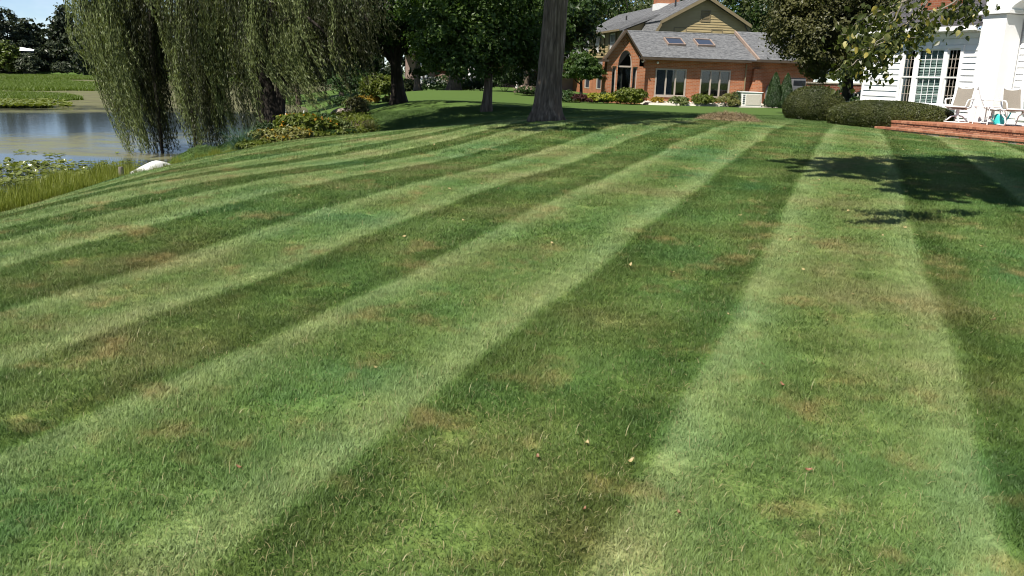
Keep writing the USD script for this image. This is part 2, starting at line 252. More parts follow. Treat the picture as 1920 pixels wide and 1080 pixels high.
M['screen'] = mottled('dark_curtain', (0.05, 0.045, 0.04), (0.09, 0.08, 0.07), 2, 0.9, 0)
M['metal_grey'] = mottled('grey_metal', (0.12, 0.125, 0.13), (0.17, 0.175, 0.18), 4, 0.5, 0.05)
M['dark_metal'] = mottled('dark_grille', (0.015, 0.015, 0.016), (0.03, 0.03, 0.032), 4, 0.6, 0.05)
M['wood'] = mottled('weathered_wood', (0.12, 0.105, 0.09), (0.24, 0.215, 0.19), 10, 0.85, 0.5, stretch=(1, 1, 0.15))
M['gravel'] = mottled('pale_gravel', (0.42, 0.38, 0.32), (0.66, 0.62, 0.55), 30, 0.9, 0.6, bdist=0.02)
M['stone'] = mottled('field_stone', (0.24, 0.20, 0.16), (0.42, 0.36, 0.30), 6, 0.9, 0.5, bdist=0.02)
M['mulch'] = mottled('brown_mulch', (0.035, 0.024, 0.017), (0.10, 0.07, 0.045), 18, 0.95, 0.8, bdist=0.03)
M['pink_wall'] = mottled('rose_grey_wall', (0.24, 0.17, 0.15), (0.32, 0.24, 0.21), 2, 0.8, 0.1)
M['far_bank'] = mottled('far_bank', (0.05, 0.07, 0.02), (0.12, 0.14, 0.04), 0.3, 0.95, 0.2)
M['glass'] = mat('window_glass', {'lw': ('layer_weight', {'blend': 0.5}), 'pw': ('math', {'math_type': 'power', 'value2': 4.0}), 'f': ('math', {'math_type': 'multiply_add', 'value2': 0.75, 'value3': 0.05}), 't': ('transparent_bsdf', {'color': (0.82, 0.86, 0.86)}), 'g': ('glossy_bsdf', {'color': (0.95, 0.97, 1.0), 'roughness': 0.02}), 'mx': ('mix_closure', {})},
                 [('lw.facing', 'pw.value1'), ('pw.value', 'f.value1'), ('f.value', 'mx.fac'), ('t.BSDF', 'mx.closure1'), ('g.BSDF', 'mx.closure2')], surface='mx.closure')
M['skylight'] = mat('skylight_glass', {'p': ('principled_bsdf', {'base_color': (0.05, 0.06, 0.08), 'roughness': 0.06, 'specular_ior_level': 1.0, 'coat_weight': 1.0})}, [])
M['water'] = mat('lake_water', {'g': ('geometry', {}), 'mp': ('mapping', {'scale': (0.055, 0.11, 1.0)}), 'n': ('noise_texture', {'scale': 1.0, 'detail': 7.0, 'roughness': 0.62, 'distortion': 0.6}),
    'mpf': ('mapping', {'scale': (0.8, 1.3, 1.0)}), 'nf': ('noise_texture', {'scale': 1.0, 'detail': 5.0, 'roughness': 0.7}), 'sep': ('separate_xyz', {}), 'far': ('rgb_ramp', {'ramp': [(0.0, (0.18, 0.18, 0.18)), (0.06, (0.10, 0.10, 0.10)), (0.18, (0.05, 0.05, 0.05)), (0.27, (0.0, 0.0, 0.0)), (0.34, (0.05, 0.05, 0.05)), (0.42, (0.16, 0.16, 0.16)), (0.5, (0.32, 0.32, 0.32)), (1.0, (0.34, 0.34, 0.34))]}),
    'mf': ('map_range', {'from_min': 20.0, 'from_max': 120.0, 'clamp': True}), 'ad': ('math', {'math_type': 'add'}), 'ad2': ('math', {'math_type': 'multiply_add', 'value2': 0.3}), 'cov': ('rgb_ramp', {'ramp': [(0.74, (0, 0, 0)), (0.88, (0.75, 0.75, 0.75)), (1.0, (0.92, 0.92, 0.92))]}),
    'sc': ('rgb_ramp', {'ramp': [(0.3, (0.11, 0.105, 0.07)), (0.55, (0.15, 0.15, 0.085)), (0.75, (0.15, 0.17, 0.06))]}), 'd': ('diffuse_bsdf', {}),
    'wn': ('noise_texture', {'scale': 2.2, 'detail': 3.0}), 'b': ('bump', {'strength': 0.10, 'distance': 0.02}), 'p': ('principled_bsdf', {'base_color': (0.025, 0.028, 0.018), 'roughness': 0.09, 'specular_ior_level': 0.5, 'ior': 1.33}), 'mx': ('mix_closure', {})},
    [('g.position', 'mp.vector'), ('mp.vector', 'n.vector'), ('g.position', 'mpf.vector'), ('mpf.vector', 'nf.vector'), ('g.position', 'sep.vector'), ('sep.y', 'mf.value'), ('mf.result', 'far.fac'), ('n.fac', 'ad.value1'), ('far.color', 'ad.value2'),
     ('nf.fac', 'ad2.value1'), ('ad.value', 'ad2.value3'), ('ad2.value', 'cov.fac'), ('nf.fac', 'sc.fac'), ('sc.color', 'd.color'), ('g.position', 'wn.vector'), ('wn.fac', 'b.height'), ('b.normal', 'p.normal'), ('cov.color', 'mx.fac'), ('p.BSDF', 'mx.closure1'), ('d.BSDF', 'mx.closure2')], surface='mx.closure')

# ------------------------------------------------------------------ terrain
WZ = -1.6
ctl = [(0, 0, 0), (-3, 1, 0), (3, 1, .02), (0, 5, .08), (4, 6, .15), (-2.8, 5, 0.02), (-2.7, 6.4, .02), (8, 8, .22), (8, 15, .34), (13, 12, .32), (-1.4, 13.7, .2), (3, 14, .36),
       (.8, 20.7, .5), (-.9, 29, .33), (-4.6, 34, .38), (-1.6, 22.3, .22), (6.8, 47, .25), (12, 48, .25), (16, 49, .3), (0, 45, .27), (-5, 45, .27), (-5, 60, .2), (5, 70, .3), (20, 60, .3),
       (7.3, 23, .5), (4, 22, .52), (10.5, 26, .42), (10.07, 23.1, .37), (12.6, 20.4, .34), (14, 26, .4), (20, 25, .4), (25, 35, .4), (30, 10, .4), (18, 0, .3), (10, -6, .1), (0, -8, 0), (40, 40, .4), (40, 70, .4), (30, 100, .4), (5, 100, .4), (5, 35, .33), (8.5, 36, .34), (0, 37, .33), (12, 36, .36), (9, 42, .24), (3, 42, .26),
       (-8.85, 31, -.43), (-9.8, 26.6, -.85), (-11.4, 31, -1.45), (-7.0, 30, -.36), (-12.4, 40, -1.55), (-7.1, 24.5, -.50), (-6.2, 25, -.43), (-8.0, 24.2, -.62), (-6.5, 28, -.38), (-8.8, 40, -.35), (-13, 52, -1.6), (-9.5, 52, -.1), (-17, 70, -1.6), (-11, 70, 0), (-25, 100, -1.6), (-17, 100, .1),
       (-20, 20, -2.2), (-30, 40, -2.4), (-40, 80, -2.4), (-55, 110, -2.3), (-30, 110, -2.2), (-30, 10, -2.2), (-8, 3, -.75), (-12, 3, -1.6), (-16, 4, -2.2), (-5.5, -1, -.2), (-12, -6, -1.6), (-20, -6, -2.2), (-60, 40, -2.4), (-60, 0, -2.4)]
for x, y, Yc, Yw in ((0, 400, 11, 15.2), (110, 366, 12.6, 17.2), (220, 333, 14.6, 19.8), (330, 310, 17, 22.5), (460, 282, 20.5, 26.5), (600, 258, 24, None), (700, 244, 27, None)):
    q = P(x, y, Yc); ctl.append((q[0], q[1], q[2] - 0.03)); u = q[0] / q[1]
    ctl += [(u * Yc * .72, Yc * .72, P(x, y, Yc * .72)[2] - .16)]
    if Yw: ctl += [(u * Yw, Yw, -1.62), (u * Yw * 1.25, Yw * 1.25, -2.1)]
ctl = np.array(ctl, float)
rbf = RBFInterpolator(ctl[:, :2] / 10, ctl[:, 2], kernel='thin_plate_spline', smoothing=0.0001)
def far_z(X, Y):
    sh = -9 - 0.13 * np.maximum(Y - 40, 0)
    z = np.where(X > sh, 0.35, -2.4); z = np.where(Y > 186, -1.6 + np.clip((Y - 186) * 0.12, 0, 2.5), z)
    return z
def ground(X, Y):
    X, Y = np.asarray(X, float), np.asarray(Y, float)
    q = np.stack([np.clip(X, -60, 40).ravel(), np.clip(Y, -8, 110).ravel()], 1)
    z = rbf(q / 10).reshape(X.shape)
    dist = np.maximum(np.maximum(np.maximum(-60 - X, X - 40), np.maximum(-8 - Y, Y - 110)), 0)
    w = np.clip(dist / 30, 0, 1)
    z = z * (1 - w) + far_z(X, Y) * w
    b = 0.018 * (meshkit.noise(np.stack([X * 0.8, Y * 0.8, 0 * X], -1), 3) - 0.5) + 0.05 * (meshkit.noise(np.stack([X * 0.22, Y * 0.22, 0 * X], -1), 5) - 0.5)
    return z + b
xs = np.r_[-900, -500, -300, -200, -140, -100, -80, np.arange(-60, -20, 4), np.arange(-20, 18, 0.5), np.arange(18, 44, 4), 60, 90, 150, 300, 600, 900]
ys = np.r_[-300, -100, -40, np.arange(-16, 0, 2), np.arange(0, 36, 0.5), np.arange(36, 60, 2), np.arange(60, 120, 6), 130, 150, 170, 180, 186, 192, 200, 215, 240, 300, 500, 900, 1500]
GX, GY = np.meshgrid(xs, ys); GZ = ground(GX, GY)
def GZf(x, y):
    i = np.clip(np.searchsorted(xs, x) - 1, 0, len(xs) - 2); j = np.clip(np.searchsorted(ys, y) - 1, 0, len(ys) - 2)
    tx, ty = (x - xs[i]) / (xs[i + 1] - xs[i]), (y - ys[j]) / (ys[j + 1] - ys[j])
    return (GZ[j, i] * (1 - tx) + GZ[j, i + 1] * tx) * (1 - ty) + (GZ[j + 1, i] * (1 - tx) + GZ[j + 1, i + 1] * tx) * ty
def G(x, y, lo=2.0, hi=80.0):
    """where the view through a photo pixel meets the ground"""
    d = ray(x, y); k = np.linspace(lo, hi, 4000) / d[1]; q = C + d * k[:, None]
    below = q[:, 2] < GZf(q[:, 0], q[:, 1]); i = int(np.argmax(below)) if below.any() else len(k) - 1
    return q[i]
nx, ny = len(xs), len(ys); jj, ii = np.meshgrid(np.arange(ny - 1), np.arange(nx - 1), indexing='ij'); a0 = (jj * nx + ii).ravel()
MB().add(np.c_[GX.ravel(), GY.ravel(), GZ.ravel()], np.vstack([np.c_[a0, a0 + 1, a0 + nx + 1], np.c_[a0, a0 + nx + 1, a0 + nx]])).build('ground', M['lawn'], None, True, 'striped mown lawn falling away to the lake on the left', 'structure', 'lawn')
MB().add([[-900, -100, WZ], [40, -100, WZ], [40, 200, WZ], [-900, 200, WZ]], [[0, 1, 2], [0, 2, 3]]).build('lake', M['water'], None, False, 'shallow lake with blue reflections and scum patches', 'structure', 'lake')
# ------------------------------------------------------------------ foliage helpers
def unit(v): return v / (np.linalg.norm(v, axis=-1, keepdims=True) + 1e-12)
def leaf_mesh(rng, pts, nrm, Ln, Wd, fold=0.18, axis=None, jit=0.3):
    """folded diamond leaves at pts, facing nrm"""
    n = len(pts); nrm = unit(nrm)
    a = rng.normal(size=(n, 3)) if axis is None else axis + jit * rng.normal(size=(n, 3))
    a = unit(a - (a * nrm).sum(1, keepdims=True) * nrm); b = np.cross(nrm, a)
    s = rng.uniform(0.65, 1.3, (n, 1)); L, W = Ln * s / 2, Wd * s / 2
    v = np.stack([pts - a * L, pts + b * W + nrm * fold * W * 2 - a * L * 0.12, pts + a * L, pts - b * W + nrm * fold * W * 2 - a * L * 0.12], 1).reshape(-1, 3)
    k = np.arange(n)[:, None] * 4
    return v, np.vstack([k + [0, 2, 1], k + [0, 3, 2]])
def scatter(rng, blobs, n, clumps=60, spread=0.3, inner=0.25, low=-1.0):
    """points clustered in and on ellipsoids (cx,cy,cz,rx,ry,rz); returns points and outward directions"""
    blobs = np.atleast_2d(np.array(blobs, float)); w = (blobs[:, 3] * blobs[:, 4] * blobs[:, 5]) ** (2 / 3.0); w /= w.sum()
    k = rng.choice(len(blobs), clumps * len(blobs), p=w)
    d = unit(rng.normal(size=(len(k), 3))); d[:, 2] = np.where(d[:, 2] < low, -d[:, 2], d[:, 2])
    rr = np.where(rng.random(len(k)) < inner, rng.uniform(0.2, 0.75, len(k)), rng.uniform(0.78, 1.06, len(k)))
    cc = blobs[k, :3] + d * rr[:, None] * blobs[k, 3:]
    sz = rng.uniform(0.6, 1.4, len(k)) * spread * blobs[k, 3:].min(1)
    j = rng.integers(0, len(k), n)
    off = rng.normal(size=(n, 3)) * sz[j][:, None] * [0.55, 0.55, 0.38]
    p = cc[j] + off
    return p, unit(d[j] * 0.6 + unit(off + 1e-6) * 0.5 + [0, 0, 0.45] + 0.55 * rng.normal(size=(n, 3)))
def bent(p0, p1, rng, n=6, amp=0.08, sag=0.0):
    p0, p1 = np.array(p0, float), np.array(p1, float); t = np.linspace(0, 1, n)[:, None]; L = np.linalg.norm(p1 - p0)
    off = rng.normal(size=3) * amp * L
    return p0 + (p1 - p0) * t + np.sin(np.pi * t) * (off + [0, 0, sag * L])
def trunk_mesh(rng, base, top, r0, r1, flare=1.5, n=14, seg=14, rough=0.06, fine=False):
    if fine: n, seg = 88, 150
    base, top = np.array(base, float), np.array(top, float); t = np.linspace(0, 1, seg) ** 1.4
    pts = bent(base, top, rng, seg, 0.012); pts = base + (pts - base); tt = np.linspace(0, 1, seg)
    rad = r0 + (r1 - r0) * tt; h = tt * np.linalg.norm(top - base); rad = rad * (1 + (flare - 1) * np.exp(-h / (1.1 * r0 + 0.05)))
    pts[0, 2] -= 0.15
    m = MB().tube(pts, rad, n); v, f = m.get()
    ax = np.repeat(pts, n, 0); body = v[:seg * n]; ang = np.tile(np.arange(n) / n * 2 * np.pi, seg); hh = np.repeat(h, n)
    ridge = 1 + rough * np.sin(ang * 5 + hh * 0.5) + 0.5 * rough * np.sin(ang * 9 - hh) + 0.10 * np.exp(-hh / (0.9 * r0 + 0.05)) * np.sin(ang * 5 + 1)
    if fine:      # furrowed bark: long interlacing plates, and roots that spread at the foot
        q = np.stack([np.cos(ang) * 5.2, np.sin(ang) * 5.2, hh * 1.3], -1); q2 = np.stack([np.cos(ang) * 11, np.sin(ang) * 11, hh * 3.2], -1)
        ridge = 1 + 0.16 * np.abs(meshkit.noise(q, 3) - 0.5) ** 0.8 + 0.07 * (meshkit.noise(q2, 4) - 0.5) + 0.05 * (meshkit.noise(np.stack([np.cos(ang), np.sin(ang), hh * 0.5], -1), 6) - 0.5) + 0.24 * np.exp(-hh / 0.22) * np.clip(np.sin(ang * 4 + 0.6) + 0.5 * np.sin(ang * 7), -0.2, 1.2)
    v[:seg * n] = ax + (body - ax) * ridge[:, None]
    return v, f
def tree(name, label, base, top, r0, r1, blobs, nleaf, leaf, lm, bark, seed, group=None, clumps=60, spread=0.3, inner=0.25, flare=1.5, low=-1.0, limbs=True, aspect=0.6, cat='tree', fine=False):
    rng = np.random.default_rng(seed); base, top = np.array(base, float), np.array(top, float)
    t = thing(name, label, cat, base, 0, group); o = base
    v, f = trunk_mesh(rng, base - o, top - o, r0, r1, flare, fine=fine); MB().add(v, f).build('trunk', bark, t, True)
    if limbs:
        for b in blobs:
            q = base + (top - base) * rng.uniform(0.45, 0.98); MB().tube(bent(q - o, np.array(b[:3]) - o, rng, 6, 0.06, 0.05), np.linspace(r1 * 0.75, 0.02, 6), 6).build('limb', bark, t, True)
    p, nr = scatter(rng, blobs, nleaf, clumps, spread, inner, low)
    v, f = leaf_mesh(rng, p, nr, leaf, leaf * aspect); MB().add(v - o, f).build('crown', lm, t, False)
    return t
def bush(name, label, c, rx, ry, rz, n, leaf, lm, seed, group=None, aspect=0.5, core=True, clumps=50, cat='shrub', extra=None, squash=0.0):
    """a rounded plant: a few stems, a mass of leaves, flowers if given"""
    rng = np.random.default_rng(seed); c = np.array(c, float); t = thing(name, label, cat, c, 0, group)
    m = MB()
    for k in range(7):
        a = rng.uniform(0, 6.28); m.tube(bent([0.05 * math.cos(a), 0.05 * math.sin(a), -0.05], [0.6 * rx * math.cos(a), 0.6 * ry * math.sin(a), rz * rng.uniform(0.6, 1.1)], rng, 4, 0.05), np.linspace(0.014, 0.004, 4), 4)
    m.build('stem', M['dark_bark'], t)
    blobs = [(0, 0, rz * 0.48, rx * 0.9, ry * 0.9, rz * 0.5)] + [(rx * 0.55 * math.cos(a), ry * 0.55 * math.sin(a), rz * rng.uniform(0.2, 0.62), rx * 0.48, ry * 0.48, rz * 0.36) for a in rng.uniform(0, 6.28, 5)]
    p, nr = scatter(rng, blobs, n, clumps, 0.28, 0.2, -0.3); p[:, 2] = np.abs(p[:, 2])
    v, f = leaf_mesh(rng, p, nr, leaf, leaf * aspect); MB().add(v, f).build('foliage', lm, t)
    if extra:
        fm, fn, fs = extra; p, nr = scatter(rng, [(b[0], b[1], b[2] + 0.05, b[3] * 1.04, b[4] * 1.04, b[5] * 1.06) for b in blobs], fn, clumps, 0.2, 0.0, 0.0)
        v, f = leaf_mesh(rng, p, nr, fs, fs * 0.8); MB().add(v, f).build('flower', fm, t, kind='stuff')
    return t
def blades(rng, n, h, w, lean=0.5, radius=0.1, seg=3, dirs=None, droop=0.3, taper=0.35):
    """grass-like blades rooted in a disc"""
    a = rng.uniform(0, 2 * np.pi, n) if dirs is None else dirs
    r = radius * np.sqrt(rng.random(n)); ph = rng.uniform(0, 2 * np.pi, n); root = np.stack([r * np.cos(ph), r * np.sin(ph), np.zeros(n)], 1)
    ln = np.abs(rng.normal(lean, lean * 0.4, n)); H = h * rng.uniform(0.6, 1.25, n); d = np.stack([np.cos(a), np.sin(a), 0 * a], 1)
    tw = a + np.pi / 2 + rng.normal(0, 0.6, n); side = np.stack([np.cos(tw), np.sin(tw), 0 * tw], 1) * (w * rng.uniform(0.7, 1.3, n) / 2)[:, None]
    V = []; ts = np.linspace(0, 1, seg)
    for t in ts:
        el = np.pi / 2 - ln * (0.35 + droop * 2 * t) ; el = np.maximum(el, -0.6)
        p = root + (H * t)[:, None] * (d * np.cos(el)[:, None] + np.array([0, 0, 1.0]) * np.sin(el)[:, None])
        k = 1.0 if t == 0 else (1 - (1 - taper) * t if t < 1 else 0.05)
        V += [p - side * k, p + side * k]
    V = np.stack(V, 1); m = 2 * seg; k = np.arange(n)[:, None] * m; f = []
    for i in range(seg - 1): f += [k + [2 * i, 2 * i + 1, 2 * i + 3], k + [2 * i, 2 * i + 3, 2 * i + 2]]
    return V.reshape(-1, 3), np.vstack(f)
def tuft(name, label, c, h, radius, n, w, m, seed, lean=0.55, cat='grass clump', droop=0.4, group=None):
    rng = np.random.default_rng(seed); t = thing(name, label, cat, c, 0, group); half = n // 2
    for nm, k in (('blade', half), ('inner_blade', n - half)):
        v, f = blades(rng, k, h, w, lean, radius, 5, droop=droop); MB().add(v, f).build(nm, m, t, kind='stuff')
    return t
def quats(yaw, nrm=None):
    """(w, x, y, z) half floats: yaw about z, then z tilted onto nrm"""
    from scipy.spatial.transform import Rotation as Ro
    q = Ro.from_euler('z', yaw)
    if nrm is not None:
        z = np.array([0, 0, 1.0]); ax = np.cross(np.broadcast_to(z, nrm.shape), nrm); s = np.linalg.norm(ax, axis=1); an = np.arcsin(np.clip(s, 0, 1))
        q = Ro.from_rotvec(ax / (s[:, None] + 1e-9) * an[:, None]) * q
    x = q.as_quat().astype(np.float32)
    return Vt.QuathArray([Gf.Quath(float(w), float(a), float(b), float(c)) for a, b, c, w in x])
def instancer(name, protos, pos, idx, yaw, scale, m, label, cat, nrm=None, kind='stuff'):
    pi = UsdGeom.PointInstancer.Define(stage, path_for('/World', name)); paths = []
    for k, (v, f) in enumerate(protos):
        q = usdkit.mesh(stage, f'{pi.GetPath()}/tuft' + ('' if k == 0 else f'_{k:03d}'), (v, f), m); paths.append(q.GetPath())
    pi.CreatePrototypesRel().SetTargets(paths); pi.CreateProtoIndicesAttr(Vt.IntArray.FromNumpy(np.asarray(idx, np.int32)))
    pi.CreatePositionsAttr(Vt.Vec3fArray.FromNumpy(np.asarray(pos, np.float32))); pi.CreateOrientationsAttr(quats(yaw, nrm))
    sc = np.asarray(scale, np.float32); sc = np.repeat(sc[:, None], 3, 1) if sc.ndim == 1 else sc
    pi.CreateScalesAttr(Vt.Vec3fArray.FromNumpy(np.ascontiguousarray(sc)))
    return tag(pi.GetPrim(), label, cat, None, kind)

# ------------------------------------------------------------------ mown grass
rng = np.random.default_rng(7)
def patch(n, rad, h, w, seed, spread=1.15):
    r = np.random.default_rng(seed); d = r.normal(0, spread, n); d = np.where(r.random(n) < 0.3, r.uniform(0, 6.28, n), d); k = n // 7
    v, f = blades(r, n - 2 * k, h, w, 0.75, rad, 3, dirs=d[2 * k:], droop=0.28); v1, f1 = blades(r, k, h * 1.15, w * 1.9, 0.7, rad, 3, dirs=d[:k], droop=0.4); v2, f2 = blades(r, k, h * 1.25, w * 0.8, 1.35, rad, 3, dirs=r.uniform(0, 6.28, k), droop=0.3)
    f = np.vstack([f, f1 + len(v), f2 + len(v) + len(v1)]); v = np.vstack([v, v1, v2])
    v[:, 2] -= 0.004; return v, f
protos = [patch(3000, 0.28, 0.030, 0.0027, s) for s in (1, 2, 3, 4)] + [patch(1900, 0.28, 0.034, 0.0040, s) for s in (5, 6, 7)] + [patch(1100, 0.36, 0.040, 0.0068, s) for s in (8, 9, 10)]
pos, idx, yaw = [], [], []
for y0, y1, st, ks in ((1.8, 7, 0.27, (0, 1, 2, 3)), (7, 14, 0.29, (4, 5, 6)), (14, 31, 0.40, (7, 8, 9))):
    gx, gy = np.meshgrid(np.arange(-22, 20, st), np.arange(y0, y1, st)); g = np.stack([gx.ravel(), gy.ravel()], 1); g += rng.uniform(-0.5, 0.5, g.shape) * st
    g = g[(np.abs(g[:, 0]) < 0.64 * g[:, 1] + 0.7)]
    z = GZf(g[:, 0], g[:, 1])
    keep = (z > -1.25)
    ex, ey = (g[:, 0] - 11.93), (g[:, 1] - 29.66); lx = ex * 0.342 - ey * 0.940; ly = ex * 0.940 + ey * 0.342      # white house and patio stand here
    keep &= ~((lx > 4.15) & (ly > -3.22)) & ~((lx > -1.2) & (ly > -0.1))
    keep &= np.hypot(g[:, 0] - 0.70, g[:, 1] - 20.75) > 0.42
    g, z = g[keep], z[keep]; s = np.interp(g @ SN, cs, prof)
    light = rng.random(len(g)) < np.clip((s - 0.5) * 2.4 + 0.5, 0.04, 0.96)
    hd = math.atan2(SD[1], SD[0]); a = np.where(light, hd, hd + np.pi) + rng.normal(0, 0.35, len(g))
    pos.append(np.c_[g, z]); idx.append(rng.choice(ks, len(g))); yaw.append(a)
pos, idx, yaw = np.vstack(pos), np.concatenate(idx), np.concatenate(yaw)
e = 0.15; nr = np.stack([-(GZf(pos[:, 0] + e, pos[:, 1]) - GZf(pos[:, 0] - e, pos[:, 1])) / (2 * e), -(GZf(pos[:, 0], pos[:, 1] + e) - GZf(pos[:, 0], pos[:, 1] - e)) / (2 * e), np.ones(len(pos))], 1); nr = unit(nr)
instancer('lawn_grass', protos, pos, idx, yaw, rng.uniform(0.85, 1.15, len(pos)), M['blade'], 'short mown grass blades combed in stripes, with stripe sheen painted in their colour', 'grass', nr)
# ------------------------------------------------------------------ big trees
TB = np.array([0.72, 20.8, float(GZf(0.72, 20.8))])
top = TB + [0.55, 0.2, 12.0]
tree('shade_tree', 'tall tree with a thick straight grey furrowed trunk in mid lawn', TB, top, 0.29, 0.215,
     [(-3.0, 20.0, 8.6, 3.6, 3.4, 2.2), (-5.6, 21.0, 10.0, 3.2, 3.2, 2.4), (-1.0, 21.5, 10.6, 2.6, 3.0, 2.2), (-2.6, 17.4, 9.4, 3.0, 2.6, 2.0), (-2.0, 16.0, 7.4, 1.8, 1.6, 1.0)],
     30000, 0.26, M['green'], M['bark'], 11, flare=1.42, clumps=70, fine=True, spread=0.28)
LT = np.array([P(748, 191, 34.5)[0], 34.5, 0.0]); LT[2] = float(GZf(LT[0], LT[1]))
def B(px, py, Y, r, ry=None, rz=None): q = P(px, py, Y); return (q[0], q[1], q[2], r, ry or r, rz or r)
Yl = LT[1]
tree('spreading_tree', 'dark forked tree on the mound beside the willow', LT, P(738, 70, Yl), 0.27, 0.17,
     [B(640, 40, Yl + 1, 2.0, 2.4, 1.6), B(720, 10, Yl, 2.2, 2.5, 1.6), B(800, 20, Yl - 1, 2.0, 2.4, 1.2), B(700, -90, Yl, 3.2, 3.2, 1.9), B(800, -90, Yl, 3.0, 3.0, 1.8), B(840, 60, Yl - 1.0, 1.6, 1.8, 1.1), B(610, 100, Yl + 2, 1.7, 1.8, 1.3), B(690, 70, Yl + 2.5, 1.6, 1.8, 1.3), B(790, 105, Yl - 0.5, 0.9, 1.2, 0.7)],
     42000, 0.17, M['deep'], M['dark_bark'], 12, flare=1.6, clumps=60, spread=0.3, inner=0.3)
ST = np.array([P(912, 207, 29.2)[0], 29.2, 0.0]); ST[2] = float(GZf(ST[0], ST[1])); Ys = ST[1]
tree('small_lawn_tree', 'small round headed tree with a slim trunk left of the thick trunk', ST, P(915, 60, Ys), 0.17, 0.10,
     [B(910, 60, Ys, 1.7, 1.8, 1.3), B(840, 50, Ys - .5, 1.3, 1.5, 1.0), B(985, 50, Ys, 1.3, 1.5, 1.1), B(880, 105, Ys - .6, 1.1, 1.3, 0.75), B(960, 105, Ys, 1.1, 1.3, 0.75), B(820, 95, Ys, 0.9, 1.1, 0.7), B(910, -30, Ys, 1.9, 1.9, 1.2), B(1000, 100, Ys + .5, 0.8, 1.0, 0.75), B(815, 0, Ys - 1, 1.3, 1.4, 0.9), B(1000, 0, Ys, 1.3, 1.4, 0.9)],
     46000, 0.13, M['green'], M['bark'], 13, flare=1.4, clumps=55, spread=0.3, inner=0.35)
# foliage that closes the gap between the two trunks, further back
for nm, lb, px, by, Y, r, H, mt, sd in (('background_tree', 'dark tree behind the small lawn tree, over the shaded house', 985, 183, 52, 3.4, 9, 'deep', 21), ('background_tree', 'dark tree close behind the left of the thick trunk', 1030, 178, 52, 2.1, 10, 'deep', 22),
                          ('background_tree', 'grey trunked tree beside the white porch posts', 782, 176, 55, 3.6, 11, 'deep', 23), ('background_tree', 'many stemmed tree with a broad trunk base near the pickets', 851, 175, 56, 4.2, 12, 'deep', 24),
                          ('background_tree', 'dark tree rising behind the willow curtain', 640, 176, 62, 4.6, 13, 'deep', 25), ('background_tree', 'deep green tree between willow and forked tree', 560, 176, 75, 5, 14, 'far_leaf', 26), ('background_tree', 'rear tree filling the gap above the shaded porch', 900, 170, 78, 5.5, 15, 'deep', 27)):
    b = P(px, by, Y); b[2] = float(GZf(b[0], b[1])); r_ = np.random.default_rng(sd)
    bl = [(b[0] + r_.uniform(-.6, .6) * r, b[1] + r_.uniform(-.5, .5) * r, b[2] + H * h_, r * s_, r * s_, H * 0.16) for h_, s_ in ((0.42, 0.8), (0.5, 0.9), (0.62, 1.0), (0.75, 0.85), (0.55, 0.9), (0.88, 0.6), (0.36, 0.6))]
    tr = tree(nm, lb, b, b + [0, 0, H * 0.7], 0.20 if sd != 24 else 0.36, 0.10, bl, 13000, 0.3, M[mt], M['bark'], sd, clumps=40, spread=0.35, flare=1.5 if sd != 24 else 1.7)
